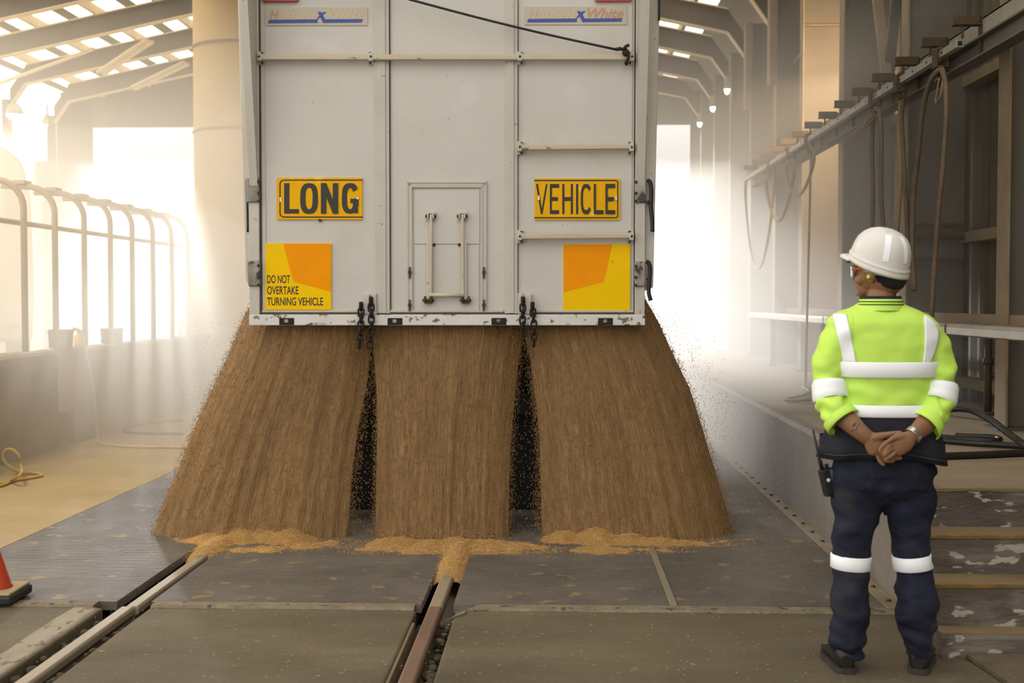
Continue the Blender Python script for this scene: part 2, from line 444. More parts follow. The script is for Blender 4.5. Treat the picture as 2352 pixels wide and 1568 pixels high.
# horizontal struts and braces between columns
def brace(p, q, w, h, mk, label):
    mm = MB(); mm.bar(p, q, w, h, (1,0,0)); o = mm.build('brace', M[mk]); return tag(o, label, 'brace', kind='structure')
brace(at_x(2012, -30, 3.08), at_x(2036, 172, 3.08), .05, .09, 'steeldust', 'pale slanting brace above the cable track')
brace(at_x(2062, -30, 3.12), at_x(2040, 172, 3.12), .05, .09, 'steel', 'dark slanting brace above the cable track')
brace((COLX + .3, 8.4, 3.62), (COLX + .3, 6.3, 3.62), .06, .09, 'steeldust', 'dusty horizontal strut near the top right corner')
for z, zl in ((4.75, 'upper'), (3.86, 'lower')):
    brace((COLX + .30, 15.1, z), (COLX + .30, 16.9, z), .05, .12, 'steeldust', '%s short strut behind the lamp-lit column' % zl)
for z in (2.14, 2.04, 1.85):
    mm = MB(); mm.box((COLX + .02, 10.55, z - .02), (COLX + .50, 10.585, z + .02))
    tag(mm.build('rung_bar', M['rust']), 'brown flat bar across the second column, %s of three' % {2.14:'top', 2.04:'middle', 1.85:'lowest'}[z], 'bar', 'brown flat bars on the second column')

# portal rafters, purlins and roof
RX0, RXR, ZE = -10.6, -3.8, 5.7
def zr(x): return ZE + .21*((x + 10.3) if x < RXR else (2.7 - x))
for k, y in enumerate([13.0, 15.1, 17.2, 19.4, 21.4, 23.5, 25.6]):
    root = empty('portal_rafter', (0, y, 0)); dpt = .36
    prof = [(-10.6, 5.25), (-10.28, zr(-10.3)), (RXR, zr(RXR)), (2.7, zr(2.7)), (3.0, 5.28)]
    a = MB()
    for i in range(4):
        (x0, z0), (x1, z1) = prof[i], prof[i+1]
        a.add([(x0,-.006,z0),(x1,-.006,z1),(x1,-.006,z1+dpt),(x0,-.006,z0+dpt),(x0,.006,z0),(x1,.006,z1),(x1,.006,z1+dpt),(x0,.006,z0+dpt)],
              [(0,1,2,3),(7,6,5,4),(0,4,5,1),(2,6,7,3),(0,3,7,4),(1,5,6,2)])
    a.build('web', M['rafter'], root)
    b = MB()
    for i in range(4):
        (x0, z0), (x1, z1) = prof[i], prof[i+1]; b.bar((x0, 0, z0), (x1, 0, z1), .15, .016, (0,0,1))
        if i in (1, 2): b.bar((x0, 0, z0 + dpt), (x1, 0, z1 + dpt), .15, .016, (0,0,1))
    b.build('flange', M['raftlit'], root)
    structure(root, 'sloping steel roof rafter, number %d counted from the far opening' % (7 - k), 'rafter')
    lm = MB(); lm.box((-.13, -.08, 0), (.0, .08, 5.4)); lo = lm.build('steel_column', M['rafter']); lo.location = (-10.6, y, 0)
    structure(lo, 'left side steel column, number %d counted from the far opening' % (7 - k), 'column')
for k, (p, q, lab) in enumerate((((225,166,23.3), (338,90,21.6), 'upper pale roof brace between two rafters near the round pillar'), ((238,170,23.3), (350,95,21.6), 'pale roof brace just below its twin near the round pillar'), ((303,200,25.4), (424,142,23.7), 'lower pale roof brace near the round pillar, upper of two'), ((310,205,25.4), (432,147,23.7), 'lower pale roof brace near the round pillar, lower of two'), ((-20,198,23.3), (216,112,21.7), 'long thin roof brace at the left eave'))):
    brace(at_y(*p), at_y(*q), .045, .07 if k < 4 else .05, 'raftlit', lab)
pm = MB()
for x in [-10.2 + 1.05*i for i in range(6)] + [-3.3 + 1.1*i for i in range(6)]:
    z = zr(x) + .36; pm.box((x - .03, 12.5, z + .01), (x + .03, GY1, z + .17))
structure(pm.build('trim_3', M['raftlit']), 'roof purlins running the length of the hall', 'purlin')
def roofstrip(x0, x1, mk, name, label, y0=5.6):
    mm = MB(); z0, z1 = zr(x0) + .55, zr(x1) + .55
    mm.add([(x0,y0,z0),(x1,y0,z1),(x1,GY1+.6,z1),(x0,GY1+.6,z0),(x0,y0,z0+.012),(x1,y0,z1+.012),(x1,GY1+.6,z1+.012),(x0,GY1+.6,z0+.012)],
           [(0,3,2,1),(4,5,6,7),(0,1,5,4),(1,2,6,5),(2,3,7,6),(3,0,4,7)])
    return structure(mm.build(name, M[mk]), label, 'roof')
sk = bpy.data.materials.new('translucent roof sheet'); sk.use_nodes = True
_n = sk.node_tree; _n.nodes.remove(_n.nodes['Principled BSDF'])
_t = _n.nodes.new('ShaderNodeBsdfTranslucent'); _t.inputs['Color'].default_value = (.97,.93,.86,1)
_n.links.new(_t.outputs[0], _n.nodes['Material Output'].inputs['Surface']); M['skylight'] = sk
for i in range(5):
    x = -10.9 + 1.05*i; a = x + .20
    roofstrip(x, a, 'roof', 'ceiling', 'dark roof sheet strip %d from the left eave' % (i + 1)); roofstrip(a, x + 1.05, 'skylight', 'window_%d' % (i + 1), 'glowing translucent roof sheet %d from the left eave' % (i + 1))
roofstrip(-5.65, -3.8, 'roof', 'ceiling', 'roof sheeting left of the ridge'); roofstrip(-3.8, 1.62, 'roof', 'ceiling', 'roof sheeting right of the ridge')
roofstrip(1.62, 2.62, 'skylight', 'window_6', 'glowing translucent roof sheet near the right eave'); roofstrip(2.62, 3.75, 'roof', 'ceiling', 'roof sheeting at the right eave')

# far end: gable above a wide opening
m = MB(); m.box((3.0, GY1, PZ), (3.75, GY1 + .1, 7)); m.prism([(-11.2, 5.42), (3.0, 5.42), (3.6, 6.0), (3.6, 6.1), (RXR, zr(RXR) + .7), (-11.2, 6.2)], GY1, GY1 + .1)
m.box((-11.3, GY1, 0), (-10.5, GY1 + .1, 6))
structure(m.build('wall_back', M['rafter']), 'gable wall over the bright far opening', 'wall')

# left low wall with a slot, and the round pillar it runs into
WL = -5.03
m = MB()
ys = [at_x(132, 800, WL).y, at_x(171, 800, WL).y]
def lw(y0, y1, z, dx=0):
    n = max(3, int((y1 - y0)/.15)); rr = []
    for i in range(n + 1):
        y = lerp(y0, y1, i/n); w = .012*noise.noise((y*3, 2, 0))
        rr.append([(WL - .26, y, 0), (WL + dx, y, 0), (WL + dx + w*.5, y, z - .03 + w), (WL + dx - .035, y, z + w), (WL - .13, y, z + .015 + w*2), (WL - .26, y, z)])
    m.loft(rr, True, False)
lw(6.2, ys[0], .99); lw(ys[0], ys[1], .36, -.03); lw(ys[1], 18.4, .99)
structure(m.build('wall_left', M['lowwall']), 'low dusty concrete wall with a slot on the left', 'wall')
pc = (-4.93, 19.15); m = MB()
m.lathe((pc[0], pc[1], 0), [(1.05, 0), (1.05, .7), (1.0, 1.1), (.88, 1.7), (.77, 2.3), (.745, 2.5), (.745, 6.4)], 48)
p = m.build('round_pillar', M['pillar'])
for z in (4.10, 5.41):
    q = MB(); q.lathe((pc[0], pc[1], z), [(.75, 0), (.765, .01), (.765, .035), (.75, .045)], 48); q.build('seam_band', M['steeldust'], p)
tag(p, 'thick buff round pillar with ring seams behind the trailer', 'pillar', kind='structure')
# ------------------------------------------------------------------ the tipper trailer
# local frame of the trailer: x to the right, y away from the camera, z up, origin on the ground below the middle of the gate
_fw = Vector((-math.sin(YAW), math.cos(YAW), 0)); _rt = Vector((math.cos(YAW), math.sin(YAW), 0))
GD = 7.73
def gpt(px, py, off=0.0):
    """trailer-local (x, y, z) of a picture point lying 'off' metres behind the gate face"""
    d = ray(px, py); t = (GD + off)/d.dot(_fw); p = CAMP + d*t
    return Vector((p.dot(_rt) - TX0, off, p.z))
TX0 = 0.0
TX0 = gpt(1028, 747).x
TO = _fw*GD + _rt*TX0
trailer = empty('tipper_trailer', TO, YAW)
tag(trailer, 'white tipper trailer with LONG VEHICLE signs pouring out grain', 'trailer')

def gbox(m, x0, y0, x1, y1, d0, d1):
    """box spanning picture rectangle on the gate, from depth d0 to d1 (negative = towards the camera)"""
    a, b = gpt(x0, y1), gpt(x1, y0)
    return m.box((a.x, d0, a.z), (b.x, d1, b.z))
TOP = -130
# panels
for x0, x1 in ((596, 861), (893, 1159), (1189, 1458)):
    m = MB(); gbox(m, x0, TOP, x1, 716, .006, .03); pan = m.build('tailgate_panel', M['gate'], trailer)
# posts: stepped vertical ribs
for x0, x1 in ((861, 893), (1159, 1189)):
    m = MB(); gbox(m, x0, TOP, x1, 720, -.012, .035); gbox(m, x0 + 8, TOP, x1 - 8, 719, -.020, -.006)
    m.build('tailgate_post', M['gateframe'], trailer, bevel=.004)
# outer frame
a, b = gpt(575, 747), gpt(598, 410); 
for (xa, xb, ya, yb, xc, xd) in ((575, 598, 747, TOP, 566, 594), (1480, 1457, 747, TOP, 1485, 1461)):
    p = [gpt(xa, ya), gpt(xb, ya), gpt(xd, yb), gpt(xc, yb)]
    m = MB(); m.prism([(q.x, q.z) for q in p], -.022, .05); m.build('tailgate_stile', M['gateframe'], trailer, bevel=.004)
m = MB(); gbox(m, 574, 722, 1481, 747, -.024, .06); m.build('bottom_rail', M['gatebottom'], trailer, bevel=.005)
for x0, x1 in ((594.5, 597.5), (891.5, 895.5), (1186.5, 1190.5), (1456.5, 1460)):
    m = MB(); gbox(m, x0, TOP, x1, 719, -.005, .02); m.build('seal_shade_strip', M['sealshade'], trailer)  # dark strips for the joint gaps and their shadow lines
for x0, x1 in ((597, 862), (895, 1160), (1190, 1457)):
    m = MB(); gbox(m, x0, 717, x1, 722, -.006, .02); m.build('seal_shade_strip', M['sealshade'], trailer)  # shade and dirt line under each panel, made as a dark strip
# inner lip lines round each panel bottom
m = MB()
for x0, x1 in ((602, 838), (896, 1156), (1222, 1455)):
    gbox(m, x0, 712, x1, 717, -.008, .01)
m.build('panel_lip', M['bartop'], trailer, bevel=.002)
for x0, x1 in ((601, 606), (1449, 1453)):
    m = MB(); gbox(m, x0, TOP, x1, 712, -.001, .01); m.build('panel_lip', M['gateframe'], trailer)
# slotted drains in the bottom rail
for x in (660, 908, 1146, 1390):
    m = MB(); gbox(m, x - 17, 730, x + 17, 746, -.027, -.020); o = m.build('latch_slot', M['dark'], trailer, bevel=.002)
    m = MB(); gbox(m, x - 5, 733, x + 4, 741, -.032, -.026); m.build('latch_pin', M['grime'], o, bevel=.003)
# body corner posts (the tipped body leans towards the camera above)
for s, pts in ((-1, ((541, TOP), (566, TOP), (575, 668), (563, 640))), (1, ((1519, TOP), (1485, TOP), (1481, 668), (1501, 660)))):
    q = [gpt(a, b) for a, b in pts]
    m = MB(); m.prism([(v.x, v.z) for v in q], .012, .12); m.build('body_post', M['gateframe'], trailer, bevel=.006)
m = MB(); gbox(m, 1512, TOP, 1517, 46, -.01, .03); m.build('marker_strip', M['black'], trailer, bevel=.004)
# hinge clamps
for pts in (((567, 410), (596, 408), (599, 465), (569, 466)), ((570, 600), (599, 598), (600, 657), (573, 658)), ((1457, 409), (1484, 409), (1483, 466), (1458, 467)), ((1456, 601), (1482, 601), (1481, 658), (1457, 659))):
    q = [gpt(a, b) for a, b in pts]; m = MB()
    m.prism([(v.x, v.z) for v in q], -.036, .02)
    c = (q[0] + q[1] + q[2] + q[3])/4; left = c.x < 0
    o = m.build('hinge_clamp', M['grime'], trailer, bevel=.008)
    k = gpt((597 if left else 1459), (pts[0][1] + 8)).x
    for dz in (.01, .08, .13): e = MB(); e.lathe((k, -.036, c.z + .06 - dz), [(.010, -.012), (.010, 0)], 6, 'y'); e.build('bolt', M['black'], o)
# latch hooks on the right edge
for pts in (((1486, 414), (1493, 418), (1496, 440), (1495, 475), (1498, 505), (1499, 532)), ((1484, 600), (1490, 604), (1493, 620), (1491, 650), (1490, 672), (1495, 690))):
    m = MB(); m.tube(spline([gpt(a, b, -.03) for a, b in pts]), .013, 8); m.tube([gpt(1486, pts[3][1] - 12, -.03), gpt(1493, pts[3][1] - 8, -.03)], .012, 8)
    m.build('latch_hook', M['black'], trailer)
m = MB(); m.tube(spline([gpt(a, b, -.02) for a, b in ((566, 412), (568, 470), (569, 533))]), .007, 8); m.build('latch_hook', M['black'], trailer)

# locking bars with brackets
def bracket(px, py, flip, par):
    c = gpt(px, py, -.03); m = MB(); s = -1 if flip else 1
    m.box((c.x - .018, -.012, c.z - .042), (c.x + .024*s + (0 if s > 0 else .0), .008, c.z + .042)) if s > 0 else m.box((c.x - .024, -.012, c.z - .042), (c.x + .018, .008, c.z + .042))
    m.box((c.x - .014, -.06, c.z - .025), (c.x + .014, -.010, c.z + .025))
    o = m.build('bar_bracket', M['gateframe'], par, bevel=.005)
    for bx, by, bz in ((.010*s, -.010, -.031), (.010*s, -.010, .031), (0, -.058, 0)):
        d = MB(); d.lathe((c.x + bx, by, c.z + bz), [(.0075, -.006), (.0075, 0)], 8, 'y'); d.build('bolt', M['black'], par)
def lockbar(x0, x1, y, brs, y1=None):
    a, b = gpt(x0, y, -.04), gpt(x1, y1 or y, -.04); a.y = b.y = -.040
    m = MB(); m.bar(a, b, .036, .034, (0,0,1)); o = m.build('locking_bar', M['bartop'], trailer, bevel=.006)
    for x, f in brs: bracket(x, y, f, o)
lockbar(596, 1456, 132, ((597, 0), (853, 1), (1194, 0), (1451, 1)))
lockbar(1190, 1456, 339, ((1194, 0), (1450, 1)), 336)
lockbar(1190, 1456, 543, ((1194, 0), (1450, 1)), 541)

# hatch in the middle panel
hx = MB()
for (x0, y0, x1, y1, d) in ((935, 417, 1118, 421, 1), (935, 417, 938, 716, 1), (1115, 417, 1118, 716, 1), (944, 427, 1109, 431, 1), (944, 427, 947, 716, 1), (1106, 427, 1109, 716, 1)):
    gbox(hx, x0, y0, x1, y1, -.010, .008)
gbox(hx, 938, 421, 1115, 427, -.006, .008); gbox(hx, 938, 421, 944, 716, -.006, .008); gbox(hx, 1109, 421, 1115, 716, -.006, .008)
hatch = hx.build('hatch', M['gateframe'], trailer, bevel=.002)
m = MB(); gbox(m, 952, 436, 1101, 560, -.003, .008); gbox(m, 953.2, 562.5, 1100, 718, -.004, .008); m.build('hatch_door', M['gate'], hatch, bevel=.0015)
for x, xi in ((990, 983.5), (1062, 1069)):
    a, b = gpt(x, 492, -.03), gpt(x - (1 if x < 1000 else -1), 680, -.03)
    m = MB(); m.bar(a, b, .020, .018, (0,1,0)); m.build('handle_bar', M['bartop'], hatch, bevel=.005)
    a, b = gpt(xi, 554, -.022), gpt(xi, 690, -.022)
    m = MB(); m.bar(a, b, .018, .014, (0,1,0)); m.build('handle_bar', M['gateframe'], hatch, bevel=.005)
    m = MB(); c = gpt(x, 497, 0); m.box((c.x - .034, -.010, c.z - .030), (c.x + .034, .004, c.z + .030)); m.box((c.x - .022, -.045, c.z - .016), (c.x - .012, -.008, c.z + .020)); m.box((c.x + .012, -.045, c.z - .016), (c.x + .022, -.008, c.z + .020)); m.box((c.x - .022, -.03, c.z + .014), (c.x + .022, -.006, c.z + .022))
    m.build('handle_bracket', M['gateframe'], hatch, bevel=.004)
    m = MB(); m.lathe((c.x, -.028, c.z), [(.010, -.034), (.010, .034)], 8, 'x'); m.build('pivot_pin', M['rust'], hatch)
    m = MB(); c = gpt(xi + .5, 688, 0); m.box((c.x - .026, -.045, c.z - .018), (c.x - .016, 0, c.z + .022)); m.box((c.x + .016, -.045, c.z - .018), (c.x + .026, 0, c.z + .022)); m.lathe((c.x, -.026, c.z - .004), [(.009, -.036), (.009, .036)], 8, 'x'); m.box((c.x - .024, -.04, c.z - .024), (c.x + .024, -.004, c.z - .017))
    m.build('handle_bracket', M['rust'], hatch, bevel=.003)
    m = MB(); c = gpt(x + (7 if x < 1000 else -7), 562, 0); m.lathe((c.x, 0, c.z), [(.009, -.016), (.011, 0)], 8, 'y'); m.build('stop_knob', M['rust'], hatch)
m = MB(); m.tube([gpt(986, 677, -.034), gpt(1066, 678, -.034)], .013, 10); m.build('cross_bar', M['bartop'], hatch)
for x in (941.5, 1111.5):
    for y in (626, 701):
        c = gpt(x, y, 0); m = MB(); m.box((c.x - .004, -.022, c.z - .036), (c.x + .004, 0, c.z + .036)); m.lathe((c.x, -.012, c.z + .002), [(.012, -.012), (.012, .01)], 8, 'y'); m.build('toggle', M['rust'], hatch)

# lettering as filled strokes
def stroke_letter(m, ch, x0, x1, y0, y1, tx, ty, d):
    """letter ch in picture box x0..x1, y0 (top)..y1, stem widths tx (across) and ty (up), at depth d"""
    def quad(pts):
        n = len(pts); vs = [gpt(a, b) for a, b in pts]; dd = d - .00012*(len(m.f) % 60)
        m.add([(v.x, dd, v.z) for v in vs], [tuple(range(n))])
    def rect(a, b, c, e): quad(((a, b), (c, b), (c, e), (a, e)))
    ym = (y0 + y1)/2
    if ch in 'LEHNI': rect(x0, y0, x0 + tx, y1)
    if ch in 'L': rect(x0, y1 - ty, x1, y1)
    if ch == 'E':
        rect(x0, y0, x1, y0 + ty); rect(x0, y1 - ty, x1, y1); rect(x0, ym - ty/2, x1 - (x1-x0)*.13, ym + ty/2)
    if ch == 'H': rect(x1 - tx, y0, x1, y1); rect(x0, ym - ty/2, x1, ym + ty/2)
    if ch == 'N': rect(x1 - tx, y0, x1, y1); quad(((x0, y0), (x0 + tx, y0), (x1, y1), (x1 - tx, y1)))
    if ch == 'V':
        xm = (x0 + x1)/2; quad(((x0, y0), (x0 + tx, y0), (xm + tx*.42, y1), (xm - tx*.42, y1))); quad(((x1 - tx*.8, y0), (x1, y0), (xm + tx*.42, y1), (xm - tx*.42, y1)))
    if ch in 'OCG':
        xm, rx, ry = (x0+x1)/2, (x1-x0)/2, (y1-y0)/2; n = 40
        def P(t, k):
            c, s = math.cos(t), math.sin(t); e = .72
            return (xm + (rx - k*tx)*math.copysign(abs(c)**e, c), ym - (ry - k*ty)*math.copysign(abs(s)**e, s))
        t0, t1 = {'O': (0, 2*PI), 'C': (.62, 2*PI - .62), 'G': (.55, 2*PI - .05)}[ch]
        for i in range(n):
            a, b = lerp(t0, t1, i/n), lerp(t0, t1, (i+1)/n); quad((P(a, 0), P(b, 0), P(b, 1), P(a, 1)))
        if ch == 'G': rect(x1 - tx, ym + ry*.02, x1, ym + ry*.5); rect(xm + tx*.05, ym + ry*.02, x1, ym + ry*.02 + ty*.95); rect(x1 - tx*.72, ym, x1 - tx*.1, y1 - 1)
def border(m, pts, w, d):
    n = len(pts)
    for i in range(n - 1):
        (xa, ya), (xb, yb) = pts[i], pts[i+1]; L = math.hypot(xb-xa, yb-ya); nx, ny = -(yb-ya)/L*w/2, (xb-xa)/L*w/2
        ex, ey = (xb-xa)/L*w*.4, (yb-ya)/L*w*.4
        vs = [gpt(a, b) for a, b in ((xa+nx-ex, ya+ny-ey), (xb+nx+ex, yb+ny+ey), (xb-nx+ex, yb-ny+ey), (xa-nx-ex, ya-ny-ey))]
        m.add([(v.x, d - .00012*(len(m.f) % 40), v.z) for v in vs], [(0,1,2,3)])
def rounded(x0, y0, x1, y1, r, corners):
    out = []
    for (cx, cy, a0), on in zip(((x1-r, y0+r, -90), (x1-r, y1-r, 0), (x0+r, y1-r, 90), (x0+r, y0+r, 180)), corners):
        if on: out += [(cx + r*math.cos(math.radians(a0 + k*15)), cy + r*math.sin(math.radians(a0 + k*15))) for k in range(7)]
        else: out += [{-90:(x1,y0),0:(x1,y1),90:(x0,y1),180:(x0,y0)}[a0]]
    return out
def plate(x0, y0, x1, y1, mk, name, r=4, corners=(1,1,1,1), d0=-.006, d1=.006, parent=None):
    m = MB(); m.prism([(gpt(a, b).x, gpt(a, b).z) for a, b in rounded(x0, y0, x1, y1, r, corners)], d0, d1)
    return m.build(name, M[mk], parent or trailer)
Z7 = lambda zx, zy: (540 + zx/3.92, 380 + zy/3.92)
Z8 = lambda zx, zy: (1000 + zx/3.92, 380 + zy/3.92)
sg = plate(636, 408, 832, 504, 'signyellow', 'warning_sign', 2); sg['label'] = 'yellow sign plate reading LONG'
m = MB()
for ch, a, b in (('L', 443, 577), ('O', 588, 748), ('N', 775, 930), ('G', 962, 1113)):
    x0, y0 = Z7(a, 160); x1, y1 = Z7(b, 434); stroke_letter(m, ch, x0, x1, y0, y1, 12.3, 10.5, -.0068)
border(m, [Z7(1145, 132)] + [Z7(*p) for p in ((440,132),(422,138),(410,150),(406,166),(406,430),(410,446),(422,458),(440,464))] + [Z7(1147, 464)], 2.6, -.0068)
m.build('lettering', M['ink'], sg, fix=False)
for zx, zy in ((412, 297), (1104, 297)):
    m = MB(); c = gpt(*Z7(zx, zy)); m.lathe((c.x, -.006, c.z), [(.007, -.006), (.007, 0)], 8, 'y'); m.box((c.x - .005, -.009, c.z - .022), (c.x + .005, -.006, c.z - .006)); m.build('sign_bolt', M['chrome'], sg)
m = MB(); c = gpt(735, 506); m.lathe((c.x, -.006, c.z), [(.009, -.01), (.009, .01)], 8, 'y'); m.build('sign_stud', M['black'], sg)
sg = plate(1228, 410, 1424, 505, 'signyellow', 'warning_sign', 4, (1,1,0,0)); sg['label'] = 'yellow sign plate reading VEHICLE'
m = MB()
for ch, a, b in (('V', 905, 1010), ('E', 1030, 1115), ('H', 1142, 1238), ('I', 1266, 1283), ('C', 1308, 1405), ('L', 1425, 1512), ('E', 1530, 1617)):
    x0, y0 = Z8(a, 167); x1, y1 = Z8(b, 438); stroke_letter(m, ch, x0, x1, y0, y1, 5.0, 9.0, -.0068)
border(m, [Z8(893, 135)] + [Z8(*p) for p in ((1620,135),(1634,140),(1641,150),(1641,455),(1636,465),(1622,470))] + [Z8(893, 470)], 2.6, -.0068)
m.build('lettering', M['ink'], sg, fix=False)
for zx, zy in ((930, 303), (1627, 303)):
    m = MB(); c = gpt(*Z8(zx, zy)); m.lathe((c.x, -.006, c.z), [(.007, -.006), (.007, 0)], 8, 'y'); m.box((c.x - .005, -.009, c.z + .006), (c.x + .005, -.006, c.z + .022)); m.build('sign_bolt', M['chrome'], sg)

def textfit(body, box, mk, parent, name, bold=.01, shear=0, d=-.004):
    """text filling the picture box, laid on the gate"""
    cu = bpy.data.curves.new(name, 'FONT'); cu.body = body; cu.offset = bold; cu.shear = shear; cu.size = 1; cu.resolution_u = 4
    to = bpy.data.objects.new(name, cu); COL.objects.link(to)
    dg = bpy.context.evaluated_depsgraph_get(); me = bpy.data.meshes.new_from_object(to.evaluated_get(dg))
    bpy.data.objects.remove(to); vs = np.array([v.co[:2] for v in me.vertices]); lo, hi = vs.min(0), vs.max(0)
    for v in me.vertices:
        u, w = (v.co.x - lo[0])/(hi[0]-lo[0]), (v.co.y - lo[1])/(hi[1]-lo[1])
        p = gpt(lerp(box[0], box[2], u), lerp(box[3], box[1], w)); v.co = (p.x, d, p.z)
    me.materials.clear(); me.materials.append(M[mk]); o = bpy.data.objects.new(name, me); COL.objects.link(o); o.parent = parent
    return o
def poly(m, pts, d):
    vs = [gpt(a, b) for a, b in pts]; d -= .0002*len(m.f); m.add([(v.x, d, v.z) for v in vs], [tuple(range(len(pts)))])

# marker boards
bd = plate(610, 559, 761, 711, 'boardyellow', 'marker_board', 1, (0,0,0,0)); bd['label'] = 'square yellow and amber board reading DO NOT OVERTAKE TURNING VEHICLE'
m = MB(); poly(m, (Z7(434, 702), Z7(854, 702), Z7(866, 726), Z7(866, 1136), Z7(524, 1043)), -.0066); m.build('amber_field', M['boardamber'], bd, fix=False)
for s, (a, b, c, e) in (('DO NOT', (290, 986, 497, 1060)), ('OVERTAKE', (290, 1086, 572, 1160)), ('TURNING VEHICLE', (290, 1187, 793, 1260))):
    textfit(s, (*Z7(a, b), *Z7(c, e)), 'ink', bd, 'lettering', .012, 0, -.0072)
bd = plate(1294, 561, 1447, 712, 'boardyellow', 'marker_board', 1, (0,0,0,0)); bd['label'] = 'square yellow and orange board without words'
m = MB(); poly(m, (Z8(1154, 711), Z8(1590, 711), Z8(1562, 850), Z8(1515, 1048), Z8(1154, 1140)), -.0066); m.build('orange_field', M['boardorange'], bd, fix=False)

# maker's decals, sun-bleached
def decal(x, y, w, hcols, tcols):
    """x, y: upper left of the film"""
    k = w/237.
    q = plate(x, y, x + w, y + 42*k, 'decal', 'maker_decal', 1, (0,0,0,0), -.0005, .008)
    P = lambda a, b: (x + a*k, y + b*k)
    textfit('H', (*P(10, 6), *P(31, 27)), hcols[0], q, 'lettering', .018, .3, -.002)
    textfit('amele', (*P(30, 8), *P(124, 28)), hcols[1], q, 'lettering', .018, .3, -.002)
    textfit('White', (*P(145, 4), *P(229, 27)), tcols, q, 'lettering', .018, .3, -.002)
    m = MB()
    for pts in (((7.5, 29), (113, 28), (121, 28), (121, 36), (112, 36), (6, 37)), ((120, 29), (118, 36), (110, 36), (134, 11), (142, 11)), ((121, 11), (130, 11), (142, 34), (134, 36)), ((133, 28), (226, 27.5), (224, 35), (134, 36))):
        poly(m, [P(*t) for t in pts], -.0024)
    m.build('blue_stripe', M['blue'], q, fix=False)
decal(610, 17, 234, ('fadedred', 'fadedtan'), 'fadedtan')
decal(1205, 15, 235, ('fadedpink', 'fadedtan'), 'fadedred')
# tail lamps whose lower edges enter the picture
for x0, x1 in ((602, 686), (1366, 1450)):
    t = plate(x0, -30, x1, 4.5, 'redlens', 'tail_lamp', 5, (1,1,1,1), -.02, .006)
    m = MB()
    for i in range(12):
        a = lerp(x0 + 14, x1 - 14, i/12); poly(m, ((a, -9), (a + 3.2, -9), (a + 3.2, 1.2), (a, 1.2)), -.021)
    m.build('lamp_marking', M['whitemark'], t, fix=False)

# rope to the bar
m = MB(); a, b = gpt(930, -5, -.10), gpt(1420, 116, -.06); a.y, b.y = -.09, -.075
pts = [a.lerp(b, t/12) + Vector((0, 0, -.012*math.sin(PI*t/12))) for t in range(13)]
e = (b - a).normalized(); rp = MB(); rp.tube([a - e*1.2] + pts, .0075, 8); rope = rp.build('tarp_rope', M['black'], trailer)
m = MB(); k = gpt(1436, 126, -.07); k.y = -.065
m.tube(spline([b - e*.02, k + Vector((-.02, -.01, .035)), k + Vector((.012, -.02, .02)), k + Vector((.018, -.012, -.02)), k + Vector((.004, -.02, -.05)), k + Vector((.012, .03, -.045)), k + Vector((.014, .03, .03)), k + Vector((-.01, -.018, .03))]), .010, 8)
m.tube(spline([k + Vector((-.012, -.02, .025)), k + Vector((.0, -.035, .045)), k + Vector((.02, -.03, .055))]), [.010]*13, 8)
m.sphere(k + Vector((.0, -.012, .015)), (.020, .018, .026), 10, 8); m.sphere(k + Vector((-.035, -.012, .036)), (.014, .012, .012), 10, 8)
m.build('rope_knot', M['chain'], rope)

# chain plates and chains
def link(m, c, ang, s=1.0):
    """one chain link: a stretched ring standing upright, turned by ang about z"""
    n, q = 14, 6; rings = []
    for i in range(n):
        t = 2*PI*i/n; x, z = .016*s*math.cos(t), .013*s*math.sin(t) + math.copysign(.012*s, math.sin(t))*(1 if abs(math.sin(t)) > .2 else abs(math.sin(t))/.2)
        tx, tz = -.016*math.sin(t), .013*math.cos(t); L = math.hypot(tx, tz); nx, nz = tz/L, -tx/L; ring = []
        for k in range(q):
            u = 2*PI*k/q; r = .0062*s; px_, py_ = x + nx*r*math.cos(u), r*math.sin(u); pz_ = z + nz*r*math.cos(u)
            ring.append((c[0] + px_*math.cos(ang) - py_*math.sin(ang), c[1] + px_*math.sin(ang) + py_*math.cos(ang), c[2] + pz_))
        rings.append(ring)
    rings.append(rings[0]); m.loft(rings, False, True)
for x0, x1, (c1, c2) in ((835, 866, (((829, 704), (829, 742), (825, 796)), ((852, 692), (853, 735), (850, 790)))), (1189, 1221, (((1201, 692), (1200, 735), (1204, 765)), ((1223, 704), (1226, 745), (1226, 798))))):
    m = MB(); xm = (x0 + x1)/2 + (2 if x0 < 1000 else -2)
    gbox(m, x0, 675 if x0 < 1000 else 673, xm - 2.5, 722, -.03, .01); gbox(m, xm + 2.5, 673 if x0 < 1000 else 675, x1, 722, -.03, .01)
    pl = m.build('chain_plate', M['gateframe'], trailer, bevel=.006)
    for ch in (c1, c2):
        pth = spline([gpt(a, b, -.045) for a, b in ch], 24); m = MB(); acc = 0; last = pth[0]; i = 0
        for p in pth:
            if (p - last).length >= .036 or i == 0:
                link(m, p + Vector((0, -.006*(i % 2), 0)), (.25 if i % 2 else 1.35), 1.05); last = p; i += 1
        m.tube([gpt(*ch[0], -.045) + Vector((0, 0, .03)), gpt(*ch[0], -.045) + Vector((0, .0, -.01))], .013, 8)
        m.build('chain', M['chain'], trailer)

